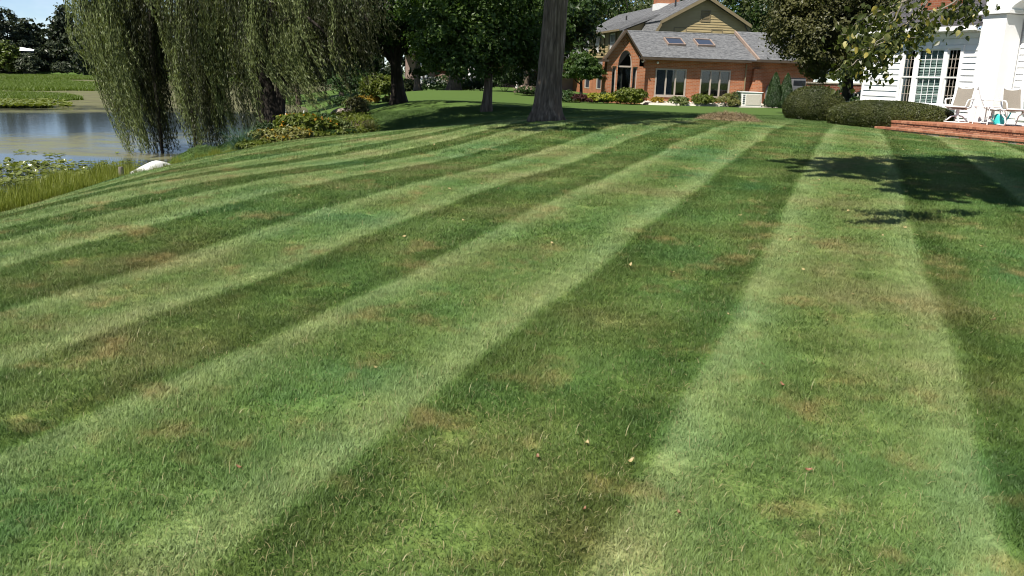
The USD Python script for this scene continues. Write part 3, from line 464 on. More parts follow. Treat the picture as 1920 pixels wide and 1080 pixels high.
# ------------------------------------------------------------------ willow
def willow():
    r = np.random.default_rng(31); base = P(515, 229, 31.0); base[2] = float(GZf(base[0], base[1])); Y0 = base[1]
    t = thing('weeping_willow', 'weeping willow with long wind blown strands at the lake edge', 'tree', base, 0)
    o = base
    def pt(px, py, dy=0.0): return P(px, py, Y0 + dy)
    trunks = [[(515, 236, 0), (500, 190, 0), (475, 100, 0), (455, 0, 0), (440, -120, .3)], [(520, 220, .1), (528, 150, .2), (505, 60, .3), (520, -40, .4)]]
    wt = [(0.50, 0.40, 0.33, 0.28, 0.20), (0.22, 0.2, 0.18, 0.15)]
    for pp, ww in zip(trunks, wt):
        q = np.array([pt(*p) for p in pp]); q[0, 2] = min(q[0, 2], o[2] - 0.2)
        tt = np.linspace(0, 1, 14); q2 = np.stack([np.interp(tt, np.linspace(0, 1, len(q)), q[:, k]) for k in range(3)], 1)
        MB().tube(q2 - o, np.interp(tt, np.linspace(0, 1, len(ww)), ww), 12).build('trunk', M['dark_bark'], t, True)
    for pp, ww in (([(450, -60), (390, -90), (300, -60), (240, -10)], 0.13), ([(452, -20), (400, 10), (350, 20), (345, 60)], 0.10), ([(450, -60), (560, -90), (640, -30), (690, 40)], 0.13), ([(470, 60), (440, 40), (400, 90), (380, 170)], 0.09),
                   ([(510, 60), (560, 20), (610, 60), (640, 110)], 0.08), ([(300, -60), (280, 40), (290, 150), (305, 292)], 0.13), ([(350, 0), (352, 100), (360, 200), (368, 294)], 0.11)):
        q = np.array([pt(*p) for p in pp]); tt = np.linspace(0, 1, 12); q2 = np.stack([np.interp(tt, np.linspace(0, 1, len(q)), q[:, k]) for k in range(3)], 1)
        MB().tube(q2 - o, np.linspace(ww, ww * 0.45, 12), 7).build('limb', M['dark_bark'], t, True)
    # curtains: (top px range, bottom px range, bottom py range, top py, number of bundles, depth spread, share painted in shade colour, depth offset)
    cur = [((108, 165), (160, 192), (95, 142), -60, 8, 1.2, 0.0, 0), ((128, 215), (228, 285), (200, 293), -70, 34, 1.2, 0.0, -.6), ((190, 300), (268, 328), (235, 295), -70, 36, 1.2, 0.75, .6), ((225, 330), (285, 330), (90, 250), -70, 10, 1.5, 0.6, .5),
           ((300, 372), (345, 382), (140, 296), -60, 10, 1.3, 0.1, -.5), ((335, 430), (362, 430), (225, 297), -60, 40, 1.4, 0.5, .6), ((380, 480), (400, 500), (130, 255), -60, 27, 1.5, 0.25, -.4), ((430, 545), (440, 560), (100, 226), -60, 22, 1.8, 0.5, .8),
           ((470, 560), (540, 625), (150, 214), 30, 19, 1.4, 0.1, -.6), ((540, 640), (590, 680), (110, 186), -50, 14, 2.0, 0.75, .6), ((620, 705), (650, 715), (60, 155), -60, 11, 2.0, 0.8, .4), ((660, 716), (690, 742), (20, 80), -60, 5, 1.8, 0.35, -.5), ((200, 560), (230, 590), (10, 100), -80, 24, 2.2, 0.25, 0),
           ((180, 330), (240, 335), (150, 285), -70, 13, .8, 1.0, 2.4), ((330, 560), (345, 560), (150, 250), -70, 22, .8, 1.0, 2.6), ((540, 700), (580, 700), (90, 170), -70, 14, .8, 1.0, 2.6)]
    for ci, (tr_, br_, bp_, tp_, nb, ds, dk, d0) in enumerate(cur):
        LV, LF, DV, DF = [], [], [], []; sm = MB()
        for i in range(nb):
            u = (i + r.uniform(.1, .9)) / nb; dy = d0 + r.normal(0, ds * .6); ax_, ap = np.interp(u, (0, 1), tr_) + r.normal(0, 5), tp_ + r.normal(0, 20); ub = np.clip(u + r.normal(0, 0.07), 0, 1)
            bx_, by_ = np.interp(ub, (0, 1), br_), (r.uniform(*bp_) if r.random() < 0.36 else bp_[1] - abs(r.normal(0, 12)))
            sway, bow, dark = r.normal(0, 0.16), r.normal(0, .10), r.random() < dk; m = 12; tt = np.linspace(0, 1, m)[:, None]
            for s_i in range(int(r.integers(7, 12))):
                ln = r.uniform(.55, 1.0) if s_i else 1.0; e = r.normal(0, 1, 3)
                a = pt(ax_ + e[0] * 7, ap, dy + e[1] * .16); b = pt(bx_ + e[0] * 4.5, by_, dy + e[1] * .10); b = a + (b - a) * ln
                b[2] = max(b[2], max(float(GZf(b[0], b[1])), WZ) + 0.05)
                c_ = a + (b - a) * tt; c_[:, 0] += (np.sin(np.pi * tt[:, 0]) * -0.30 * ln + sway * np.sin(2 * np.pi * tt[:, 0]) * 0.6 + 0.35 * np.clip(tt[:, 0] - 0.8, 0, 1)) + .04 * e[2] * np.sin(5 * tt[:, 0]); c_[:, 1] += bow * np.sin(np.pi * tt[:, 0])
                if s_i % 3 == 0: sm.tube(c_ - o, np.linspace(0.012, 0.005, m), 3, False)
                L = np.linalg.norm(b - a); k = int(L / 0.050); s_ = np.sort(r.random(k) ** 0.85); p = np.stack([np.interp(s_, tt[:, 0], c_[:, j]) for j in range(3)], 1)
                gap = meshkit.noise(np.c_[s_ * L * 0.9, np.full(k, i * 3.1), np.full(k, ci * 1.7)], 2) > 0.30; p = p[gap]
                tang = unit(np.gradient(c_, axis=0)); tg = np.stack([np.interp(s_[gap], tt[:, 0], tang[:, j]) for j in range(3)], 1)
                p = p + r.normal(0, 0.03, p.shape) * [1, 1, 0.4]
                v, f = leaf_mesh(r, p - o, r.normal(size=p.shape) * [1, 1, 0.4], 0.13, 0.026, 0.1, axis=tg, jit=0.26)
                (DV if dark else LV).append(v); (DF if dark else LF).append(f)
        sm.build('strand_stem', M['willow_shade'], t, kind='stuff')
        for VV, FF, nm, mt in ((LV, LF, 'hanging_foliage', 'willow'), (DV, DF, 'shade_foliage', 'willow_shade')):
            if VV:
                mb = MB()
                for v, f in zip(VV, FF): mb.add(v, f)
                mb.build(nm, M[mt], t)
willow()
# ------------------------------------------------------------------ maple right of the brick house, the near tree whose branch hangs in, and trees behind the houses
MT = G(1597, 178, hi=44) if False else P(1597, 170, 33); MT[2] = 0.4; Ym = 33
tree('bronze_maple', 'dense bronze green maple between the brick house and the white house', MT, P(1592, 60, Ym), 0.24, 0.14,
     [B(1560, 60, Ym, 1.9, 2.0, 1.3), B(1500, 40, Ym, 1.2, 1.5, 1.0), B(1640, 40, Ym, 1.6, 1.8, 1.3), B(1525, 105, Ym - .5, 1.1, 1.3, 0.7), B(1590, 110, Ym - .5, 1.1, 1.3, 0.7), B(1555, -20, Ym, 2.0, 2.0, 1.2), B(1500, -15, Ym, 1.2, 1.4, 0.9), B(1640, -40, Ym, 1.9, 2.0, 1.2), B(1650, 85, Ym, 1.0, 1.2, 0.7), B(1545, 140, Ym - .3, 0.6, 0.8, 0.35)],
     52000, 0.13, M['bronze'], M['dark_bark'], 41, clumps=55, spread=0.3, inner=0.35)
def near_tree():
    r = np.random.default_rng(42); base = np.array([6.7, 7.6, float(GZf(6.7, 7.6))]); o = base
    t = thing('overhanging_tree', 'tree beside the lawn whose leafy branch hangs in at the upper right', 'tree', base, 0)
    v, f = trunk_mesh(r, base - o, base + [-0.4, 0.2, 5.2] - o, 0.30, 0.18); MB().add(v, f).build('trunk', M['bark'], t, True)
    bl = [(3.6, 9.6, 6.9, 1.7, 1.2, 0.8), (5.4, 10.0, 7.4, 2.2, 1.6, 1.2), (7.6, 9.6, 7.6, 2.2, 1.8, 1.4), (1.9, 9.5, 7.2, 1.0, 0.6, 0.5), (5.0, 7.6, 6.2, 1.5, 1.0, 0.7), (6.6, 8.4, 9.2, 2.4, 2.0, 1.4), (8.4, 7.4, 6.6, 1.9, 1.6, 1.1), (6.4, 6.6, 5.4, 1.4, 0.9, 0.6), (3.4, 7.4, 6.4, 1.3, 1.0, 0.6), (4.7, 8.6, 6.8, 1.5, 1.2, 0.8), (2.5, 8.7, 6.7, 1.2, 0.9, 0.5), (3.7, 8.1, 6.6, 1.3, 0.9, 0.6), (5.6, 8.0, 6.8, 1.3, 1.0, 0.7), (4.6, 6.5, 6.2, 1.2, 0.9, 0.6)]
    for b in bl: MB().tube(bent([-0.35, 0.15, 4.5 + r.uniform(-.6, .6)], np.array(b[:3]) - o, r, 6, 0.05, 0.05), np.linspace(0.09, 0.02, 6), 6).build('limb', M['bark'], t, True)
    p, nr_ = scatter(r, bl, 50000, 190, 0.17, 0.45); v, f = leaf_mesh(r, p, nr_, 0.17, 0.13); MB().add(v - o, f).build('crown', M['linden'], t)
    Yb = 8.0; MB().tube(bent([-0.15, 0.05, 3.4], P(1990, -130, Yb) - o, r, 5, .04), np.linspace(.06, .022, 5), 7).build('limb', M['bark'], t, True)
    twigs = [[(1990, -130), (1860, -60), (1760, -25), (1690, 10), (1640, 22), (1600, 48)], [(1760, -25), (1690, 60), (1650, 78), (1610, 100)], [(1690, 10), (1668, 55), (1640, 85), (1612, 96)], [(1860, -60), (1800, -10), (1790, 20), (1782, 28)], [(1800, -10), (1740, 30), (1722, 60), (1706, 78)],
             [(1668, 55), (1655, 85), (1648, 105), (1640, 130)], [(1690, 10), (1660, 30), (1610, 55), (1580, 62)], [(1650, 78), (1620, 110), (1590, 125), (1565, 132)], [(1740, 0), (1715, 40), (1680, 70), (1665, 92)], [(1860, -60), (1830, -20), (1822, 10), (1815, 30)]]
    pts = []
    for k, tw in enumerate(twigs):
        q = np.array([P(x, y, Yb + 0.27 * math.sin(k * 2.4)) for x, y in tw]); tt = np.linspace(0, 1, 12); q2 = np.stack([np.interp(tt, np.linspace(0, 1, len(q)), q[:, j]) for j in range(3)], 1) + r.normal(0, 0.012, (12, 3))
        MB().tube(q2 - o, np.linspace(0.018 if k == 0 else 0.0085, 0.003, 12), 5).build('twig', M['twig'], t, True)
        nn = 170 if k in (0, 4) else 130
        for s in r.uniform(0.25 if k else 0.45, 1.0, nn):
            pts.append(np.array([np.interp(s, tt, q2[:, j]) for j in range(3)]) + r.normal(0, 0.065, 3) + [0, 0, -0.055])
    r.shuffle(pts); rest = np.array(pts[295:]); v, f = leaf_mesh(r, rest, r.normal(size=rest.shape) + [0, 0, .2], .066, .046, .2, axis=np.array([0, 0, -1.0]), jit=.5); MB().add(v - o, f).build('small_leaves', M['linden'], t, kind='stuff')
    for p in pts[:295]:                                   # broad hanging leaves, each its own piece: a pointed oval with a folded rib
        L = r.uniform(0.042, 0.074); W = L * r.uniform(0.62, 0.85); ax = unit(np.array([r.normal(0, 0.55), r.normal(0, 0.4), -1.0])); n_ = unit(np.cross(ax, r.normal(size=3))); b_ = np.cross(n_, ax)
        out = np.array([(0, 0), (0.12, 0.34), (0.38, 0.5), (0.66, 0.36), (1.0, 0.0), (0.66, -0.36), (0.38, -0.5), (0.12, -0.34)])
        vv = np.array([p + ax * L * u - ax * L * 0.3 + b_ * W * w + n_ * (abs(w) * W * 0.35 - 0.12 * L * u * u) for u, w in out]); rib = p + ax * L * 0.12
        MB().add(np.vstack([vv, rib]) - o, [[8, i, (i + 1) % 8] for i in range(8)]).build('leaf', M['leaf_sun_tones'][int(r.choice(4, p=(0.36, 0.20, 0.28, 0.16)))], t, True)
M['leaf_sun_tones'] = [mat('hanging_leaf_' + nm_, {'tc': ('texture_coordinate', {}), 'n': ('noise_texture', {'scale': 30.0, 'detail': 3.0}), 'r': ('rgb_ramp', {'ramp': [(0.3, tuple(0.75 * k for k in c)), (0.7, c)]}), 'p': ('principled_bsdf', {'roughness': 0.38, 'specular_ior_level': 0.45}), 't': ('translucent_bsdf', {'color': tuple(min(1, k * 1.5) for k in c)}), 'mc': ('mix_closure', {'fac': 0.3})},  # yellow and pale leaves carry sunlit highlights in their colour
    [('tc.object', 'n.vector'), ('n.fac', 'r.fac'), ('r.color', 'p.base_color'), ('p.BSDF', 'mc.closure1'), ('t.BSDF', 'mc.closure2')], surface='mc.closure') for nm_, c in (('olive', (0.085, 0.10, 0.022)), ('dark', (0.045, 0.06, 0.016)), ('yellow', (0.36, 0.30, 0.06)), ('pale', (0.46, 0.42, 0.16)))]
near_tree()
for lb, px, top_y, Y, r, mt, sd in (('leafy green tree behind the tan gable, left of its peak', 1110, -40, 97, 6.5, 'green', 51), ('olive tree behind the roof ridge near the brick chimney', 1180, -70, 96, 7, 'autumn', 52), ('dark tree behind the house at the chimney', 1255, -110, 100, 7, 'deep', 53), ('bright green tree just right of the tan gable', 1400, -60, 88, 5.6, 'green', 54),
                                ('orange tinged tree behind the low brick wing', 1450, -50, 84, 5.4, 'autumn', 55), ('dark green tree behind the bronze maple', 1540, -90, 80, 5.5, 'deep', 56), ('tree standing behind the white house chimney', 1690, -160, 70, 5.5, 'deep', 57), ('shadowy tree left of the tan house', 1010, -60, 90, 5.0, 'deep', 58)):
    b = P(px, 190, Y); b[2] = 0.3; H = P(px, top_y, Y)[2] - 0.3; r_ = np.random.default_rng(sd)
    bl = [(b[0] + r_.uniform(-.55, .55) * r, b[1] + r_.uniform(-.5, .5) * r, b[2] + H * h_, r * s_, r * s_, H * 0.14) for h_, s_ in ((0.3, 0.7), (0.42, 0.8), (0.5, 0.85), (0.62, 0.9), (0.72, 0.8), (0.55, 0.9), (0.86, 0.55), (0.36, 0.75))]
    tree('rear_tree', lb, b, b + [0, 0, H * 0.7], 0.32, 0.12, bl, 12000, 0.36, M[mt], M['bark'], sd, clumps=45, spread=0.34)
# far shore
r_ = np.random.default_rng(60)
tones = ['dark', 'brown tinted', 'grey green', 'broad', 'tall', 'rounded', 'low', 'ragged', 'yellow topped', 'narrow', 'dense', 'leaning', 'pale', 'dusky', 'bushy', 'thin', 'wide', 'old']
tp = [42, 28, 18, 30, 40, 12, 24, 22, 30, 26, 34, 20, 30, 36, 40, 38, 40, 42]
for k, px in enumerate(range(-60, 660, 41)):
    Y = 190 + r_.uniform(0, 14); b = P(px, 137, Y); b[2] = WZ + 0.2; H = (P(px, tp[k] - 0.03 * 0, Y)[2] - b[2]) * r_.uniform(0.95, 1.05); rr = r_.uniform(3.8, 5.4)
    bl = [(b[0] + r_.uniform(-.6, .6) * rr, b[1] + r_.uniform(-.6, .6) * rr, b[2] + H * h_, rr * s_, rr * s_, H * 0.15) for h_, s_ in ((0.12, 0.9), (0.25, 0.95), (0.38, 0.9), (0.5, 0.9), (0.62, 0.8), (0.74, 0.7), (0.86, 0.5), (0.3, 0.9))]
    tree('lakeside_tree', f'{tones[k]} tree on the far lake shore, ' + (('first', 'second', 'third', 'fourth', 'fifth', 'sixth')[k] + ' from the left edge' if k < 6 else 'glimpsed through the willow'), b, b + [0, 0, H * 0.7], 0.3, 0.1, bl, 6500, 0.85, M['far_leaf'], M['dark_bark'], 600 + k, clumps=46, spread=0.34, limbs=False, group='trees on the far lake shore')
for lb, px, py, w in (('yellow green bush in front of the far dark trees', 10, 88, 3.2), ('olive bush at the foot of the far dark trees', 55, 112, 3.0), ('small light bush on the far shore right of the others', 118, 128, 2.2)):
    q = P(px, py, 186); bush('lakeside_bush', lb, (q[0], 186, WZ + 0.1), w, w, max(q[2] - WZ + 1.2, 2.0), 2600, 0.75, M['far_yellow'] if px < 20 else M['far_leaf'], 700 + px, clumps=30)
q = P(35, 94, 184); t = thing('far_boathouse', 'tiny white roofed shed glimpsed among the far dark trees', 'shed', (q[0], 188, WZ + 0.3), 12)
MB().box(-1.2, 1.2, -1.5, -.9, 0, q[2] - WZ - 0.3).build('wall', M['dark_metal'], t); MB().plate([[-1.4, -1.9, q[2] - WZ - .35], [1.4, -1.9, q[2] - WZ - .35], [1.4, -1.2, q[2] - WZ + .0], [-1.4, -1.2, q[2] - WZ + .4]], 0.12).build('roof', M['white'], t)
# ------------------------------------------------------------------ houses
def shingles(m, o, u, w, wlen, xl, xr, row=0.15, tab=0.33, rng=None, th=0.012):
    """courses of overlapping tabs on a roof plane: o + u*x + w*t; xl(t), xr(t) give the ends of each course"""
    o, u, w = (np.asarray(k, float) for k in (o, u, w)); n = np.cross(u, w); n /= np.linalg.norm(n)
    rows = int(round(wlen / row))
    for k in range(rows):
        t0, t1 = k * wlen / rows, (k + 1) * wlen / rows * 1.0 + 0.02
        a, b = xl((t0 + t1) / 2), xr((t0 + t1) / 2); x = a
        while x < b - 0.02:
            x2 = min(b, x + tab * rng.uniform(0.75, 1.25)); h = th * rng.uniform(0.7, 1.7); g = 0.004
            p = [o + u * (x + g) + w * (t0 - rng.uniform(0, 0.012)) + n * h, o + u * (x2 - g) + w * (t0 - rng.uniform(0, 0.012)) + n * h, o + u * (x2 - g) + w * t1 + n * 0.003, o + u * (x + g) + w * t1 + n * 0.003]
            q0, q1 = p[0] - n * h, p[1] - n * h
            m.add(p + [q0, q1], [[0, 1, 2], [0, 2, 3], [4, 5, 1], [4, 1, 0]]); x = x2
    return m
class HB(MB):
    """a mesh of a house: coordinates in the house's frame, with heights measured from the level of the eye's lawn"""
    off = np.zeros(3)
    def build(s, *a, **k):
        s.v = [v + s.off for v in s.v]; s.off = np.zeros(3); return MB.build(s, *a, **k)
def house_frame(zb, ox=0.0, oy=0.0):
    class H(HB): off = np.array([ox, oy, -zb])
    return H
def planks(H, name, poly, y, exposure, mt, parent, proud=0.02, plane='y', sign=-1):
    """clapboards, one prim each: shapely region in (along, z), each board proud at its lower edge"""
    x0, z0, x1, z1 = poly.bounds; z = z0
    while z < z1 - 0.02:
        zt = min(z + exposure, z1); row = poly.intersection(sbox(x0 - 1, z + 0.002, x1 + 1, zt))
        for g in getattr(row, 'geoms', [row]):
            if g.is_empty or g.area < 0.002: continue
            c = np.array(g.exterior.coords)[:-1]; lo = c[:, 1].min()
            m = trimesh.creation.extrude_polygon(g, 1.0, engine='earcut'); v = m.vertices
            d = np.where(v[:, 2] > 0.5, 0.0, proud * (1 - 0.85 * (v[:, 1] - z) / exposure))      # front face slopes back towards the top
            if plane == 'y': V = np.c_[v[:, 0], y + sign * d, v[:, 1]]
            else: V = np.c_[y + sign * d, v[:, 0], v[:, 1]]
            H().add(V, m.faces).build(name, mt, parent)
        z += exposure
def casement(H, parent, x0, x1, z0, z1, y, fm, n=3, fr=0.07, depth=0.10, label=None):
    f = H(); f.box(x0, x1, y - 0.02, y + depth, z0, z0 + fr).box(x0, x1, y - 0.02, y + depth, z1 - fr, z1).box(x0, x0 + fr, y - 0.019, y + depth, z0 + fr, z1 - fr).box(x1 - fr, x1, y - 0.019, y + depth, z0 + fr, z1 - fr)
    w = (x1 - x0 - 2 * fr) / n
    for k in range(1, n): f.box(x0 + fr + k * w - fr * 0.5, x0 + fr + k * w + fr * 0.5, y - 0.018, y + depth, z0 + fr, z1 - fr)
    win = f.build('window', fm, parent, label=label)
    for k in range(n):
        a, b = x0 + fr + k * w + (fr * 0.5 if k else 0), x0 + fr + (k + 1) * w - (fr * 0.5 if k < n - 1 else 0)
        H().box(a, b, y + 0.04, y + 0.046, z0 + fr, z1 - fr).build('pane', M['glass'], win)
    H().box(x0 - 0.05, x1 + 0.05, y - 0.06, y - 0.021, z0 - 0.06, z0 + 0.01).build('sill', fm, win)
    return win
def brick_house():
    rg = np.random.default_rng(70); zb = 0.22; t = thing('brick_house', 'tan gambrel roofed house with a low orange brick wing and arched entry', 'house', (6.84, 47, zb), 10); H = house_frame(zb)
    # --- brick wing
    wall = sbox(0.0, 0.1, 5.95, 2.66).difference(sbox(.68, .70, 2.46, 2.16)).difference(sbox(3.28, .68, 5.04, 2.16))
    H().poly_y(wall, 0, 0.2).build('wall', M['brick'], t, label='front wall of the brick wing')
    th = np.linspace(0, np.pi, 24); arch = Polygon([(-1.55, 0.4), (-0.75, 0.4)] + [(-1.15 + 0.40 * math.cos(a), 2.2 + 0.85 * math.sin(a)) for a in th])
    g = Polygon([(-2.15, .1), (0, .1), (0, 2.23), (-.36, 2.23), (-.36, 2.78), (-1.25, 3.98), (-2.14, 2.78), (-2.15, 2.23)]).difference(arch)
    g = g.difference(sbox(-1.86, .62, -1.62, 2.2)).difference(sbox(-.70, .62, -.44, 2.2))
    for r_ in range(-3, 4):
        for c_ in range(-3, 4):
            if abs(r_) + abs(c_) <= 3 and (r_ + c_) % 2 == 1: g = g.difference(sbox(-1.25 + c_ * 0.075 - .028, 3.50 + r_ * 0.075 - .028, -1.25 + c_ * 0.075 + .028, 3.50 + r_ * 0.075 + .028))
    H().poly_y(g, -.25, -.02).build('entry_gable', M['brick'], t)
    H().poly_y(Polygon([(-2.1, .1), (-.4, .1), (-.4, 2.6), (-1.25, 3.8), (-2.1, 2.6)]), .45, .47).build('entry_back', M['dark_room'], t)
    f = H(); ring = Polygon([(-1.15 + 0.40 * math.cos(a), 2.2 + 0.85 * math.sin(a)) for a in th] + [(-1.15 - 0.35 * math.cos(a), 2.24 + 0.77 * math.sin(a)) for a in th])
    f.poly_y(ring.buffer(0), -.16, -.10).box(-1.60, -.70, -.17, -.09, 2.16, 2.24).box(-1.60, -1.52, -.168, -.09, .4, 2.16).box(-.78, -.70, -.168, -.09, .4, 2.16)
    dr = f.build('entry_door', M['frame_grey'], t); H().box(-1.52, -.78, -.12, -.114, .45, 2.16).build('pane', M['glass'], dr); H().poly_y(arch.intersection(sbox(-3, 2.24, 0, 4)).buffer(-.03), -.125, -.119).build('arched_pane', M['glass'], dr)
    H().box(-1.34, -1.20, .0, .06, .5, 2.1).build('curtain', M['screen'], dr); H().box(-1.52, -.78, -.17, -.09, .36, .45).build('threshold', M['frame_grey'], dr)
    for a, b in ((-1.86, -1.62), (-.70, -.44)):
        f = H(); f.box(a, b, -.16, -.09, .62, .70).box(a, b, -.16, -.09, 2.13, 2.2).box(a, a + .05, -.159, -.09, .7, 2.13).box(b - .05, b, -.159, -.09, .7, 2.13)
        s_ = f.build('side_light', M['frame_grey'], t); H().box(a + .05, b - .05, -.12, -.114, .7, 2.13).build('pane', M['glass'], s_)
    H().poly_x(Polygon([(-.02, .1), (.75, .1), (.75, 2.66), (-.02, 2.66)]), -2.14, -2.0).build('side_wall', M['brick'], t); H().poly_x(Polygon([(.2, .1), (6.0, .1), (6.0, 2.66), (3, 4.05), (.2, 2.85)]), -.36, -.2).build('side_wall', M['brick'], t); H().box(-2.0, -.36, .6, .75, .1, 2.7).build('entry_rear_wall', M['brick'], t)
    casement(H, t, .68, 2.46, .70, 2.16, 0.0, M['frame_grey']); casement(H, t, 3.28, 5.04, .68, 2.16, 0.0, M['frame_grey'])
    H().box(4.1, 4.65, .5, .56, .4, 1.5).build('armchair', M['screen'], t)
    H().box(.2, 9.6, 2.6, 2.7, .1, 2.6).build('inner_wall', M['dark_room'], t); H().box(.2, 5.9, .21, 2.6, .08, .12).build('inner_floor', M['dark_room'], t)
    wall2 = sbox(5.95, 0.1, 10.2, 2.66)
    H().poly_y(wall2, 0.30, 0.5).build('wall', M['brick'], t, label='recessed wall of the second brick wing'); H().box(10.0, 10.2, .5, 6, .1, 2.66).build('end_wall', M['brick'], t)
    H().hexa([[6.24, -.12, .1], [7.06, -.12, .1], [7.06, .30, .1], [6.24, .30, .1]], [[6.47, .08, 2.3], [6.92, .08, 2.3], [6.92, .30, 2.3], [6.47, .30, 2.3]]).build('brick_pier', M['brick'], t)
    H().tube([[5.90, -.06, 2.55], [5.90, -.06, .2]], .04, 6).build('downspout', M['tan_trim'], t)
    ag = Polygon([(7.35, .1), (8.0, .1), (8.0, 1.2)] + [(7.675 + .325 * math.cos(a), 1.2 + .28 * math.sin(a)) for a in th] + [(7.35, 1.2)])
    H().poly_y(ag, .22, .295).build('arched_gate', M['metal_grey'], t)
    for a, z in ((-.14, 2.50), (.72, 2.46)):
        v = trimesh.creation.icosphere(1, .07); H().add(v.vertices + [a, -.12, z], v.faces).tube([[a, -.02 if a > 0 else -.25, z + .06], [a, -.12, z + .02]], .02, 5).build('floodlight', M['white_metal'], t)
    w = np.array([0, 3.45, 1.49]); wl = np.linalg.norm(w); w /= wl; n = np.cross([1, 0, 0], w)
    rf = H().plate([[-.42, -.40, 2.742], [6.40, -.40, 2.742], [6.40, 3, 4.21], [-.42, 3, 4.21]], 0.08).plate([[6.4, 6.45, 2.72], [-.42, 6.45, 2.72], [-.42, 3.0, 4.205], [6.4, 3.0, 4.205]], 0.08).build('roof', M['shingle'], t, label='low grey shingle roof with two skylights')
    shingles(H(), np.array([0, -.45, 2.722]) + w * .055, [1, 0, 0], w, wl - .055, lambda s: -.42, lambda s: 6.40, rng=rg).build('shingle', M['shingle'], rf, kind='stuff')
    H().tube([[-.42, 3, 4.225], [6.4, 3, 4.225]], .05, 6).build('ridge_cap', M['shingle'], rf)
    for x0 in (1.74, 3.50):
        p = lambda x, s, h: np.array([x, -.45, 2.72]) + w * s + n * h
        s0, s1, x1 = 1.80, 2.62, x0 + .92; f = H()
        for (xa, xb, sa, sb) in ((x0, x1, s0 - .06, s0), (x0, x1, s1, s1 + .06), (x0 - .06, x0, s0 - .06, s1 + .06), (x1, x1 + .06, s0 - .06, s1 + .06)):
            f.hexa([p(xa, sa, 0), p(xb, sa, 0), p(xb, sb, 0), p(xa, sb, 0)], [p(xa, sa, .13), p(xb, sa, .13), p(xb, sb, .13), p(xa, sb, .13)])
        sk = f.build('skylight', M['rose_trim'], t); H().hexa([p(x0, s0, .06), p(x1, s0, .06), p(x1, s1, .06), p(x0, s1, .06)], [p(x0, s0, .1), p(x1, s0, .1), p(x1, s1, .1), p(x0, s1, .1)]).build('glass_pane', M['skylight'], sk)
    H().box(-.36, 6.0, -.47, -.38, 2.60, 2.73).build('gutter', M['brown_trim'], t); H().box(-.3, 5.95, -.38, 0.0, 2.60, 2.64).build('soffit', M['brown_trim'], t)
    # entry gable roof
    for s_ in (-1, 1):
        e_ = np.array([-1.25 + s_ * 1.12, 0, 2.56]); r_ = np.array([-1.25, 0, 4.10])
        q = [e_ + [0, -.46, 0], e_ + [0, -.06, 0], r_ + [0, -.06, 0], r_ + [0, -.46, 0]]; q = q if s_ > 0 else q[::-1]
        H().plate(q, .07).build('gable_roof', M['brown_trim'], t)
        a, b = np.array([-1.25 + s_ * 1.16, 2.50]), np.array([-1.25, 4.09]); H().poly_y(Polygon([a, b, b - [0, .14], a + [-s_ * .08, -.02]]).buffer(0), -.49, -.462).build('rake_board', M['brown_trim'], t)
    H().box(-2.5, -2.12, -.5, .2, 2.42, 2.52).build('gutter_return', M['brown_trim'], t)
    # second wing roof
    w2 = np.array([0, 3.45, 1.62]); l2 = np.linalg.norm(w2); w2 /= l2
    r2 = H().plate([[6.46, -.45, 2.80], [10.4, -.45, 2.80], [10.4, 3, 4.42], [6.46, 3, 4.42]], .10).plate([[10.4, 6.45, 2.80], [6.46, 6.45, 2.80], [6.46, 3.0, 4.415], [10.4, 3.0, 4.415]], .1).build('roof', M['shingle'], t, label='slightly higher roof of the right wing')
    shingles(H(), [0, -.45, 2.802], [1, 0, 0], w2, l2, lambda s: 6.46, lambda s: 10.4, rng=rg).build('shingle', M['shingle'], r2, kind='stuff')
    H().hexa([[6.36, -.5, 2.66], [6.46, -.5, 2.66], [6.46, 3.02, 4.30], [6.36, 3.02, 4.30]], [[6.36, -.5, 2.84], [6.46, -.5, 2.84], [6.46, 3.02, 4.47], [6.36, 3.02, 4.47]]).build('rake_board', M['rose_trim'], t)
    H().box(6.3, 10.4, -.52, -.42, 2.66, 2.80).build('gutter', M['brown_trim'], t); H().box(5.95, 10.2, -.45, .3, 2.66, 2.70).build('soffit', M['brown_trim'], t)
    # --- gambrel house behind
    K = house_frame(zb, 5.16, 10.26)
    prof = [(-2.5, 2.5), (-.75, 5.45), (2.2, 7.04), (5.15, 5.45), (6.9, 2.5)]
    front = Polygon([(-2.3, .2), (-2.3, 2.6), (-.68, 5.32), (2.2, 6.88), (5.08, 5.32), (6.7, 2.6), (6.7, .2)])
    K().poly_y(front, 0.03, .18).build('wall', M['tan'], t, label='tan gable wall')
    holes = [sbox(.1, 3.3, 1.05, 5.0), sbox(2.75, 3.3, 3.6, 4.95), sbox(1.95, 5.38, 2.62, 6.14)]
    reg = front.intersection(sbox(-5, 3.4, 9, 8))
    for h in holes: reg = reg.difference(h)
    planks(K, 'clapboard', reg, 0.03, 0.167, M['tan'], t, 0.034)
    f = K(); f.box(1.95, 2.02, -.02, .03, 5.38, 6.14).box(2.55, 2.62, -.02, .03, 5.38, 6.14).box(2.02, 2.55, -.021, .03, 6.07, 6.14).box(2.02, 2.55, -.021, .03, 5.38, 5.45); v = f.build('louvre_vent', M['tan_trim'], t)
    for k in range(7): K().hexa([[2.02, -.012, 5.46 + k * .087], [2.55, -.012, 5.46 + k * .087], [2.55, .02, 5.50 + k * .087], [2.02, .02, 5.50 + k * .087]], [[2.02, -.012, 5.48 + k * .087], [2.55, -.012, 5.48 + k * .087], [2.55, .02, 5.52 + k * .087], [2.02, .02, 5.52 + k * .087]]).build('slat', M['tan_trim'], v)
    for x0, x1, z1 in ((.1, 1.05, 5.0), (2.75, 3.6, 4.95)): casement(K, t, x0, x1, 3.3, z1, .03, M['tan_trim'], 1, .08)
    LEN = 20.0; ov = .42
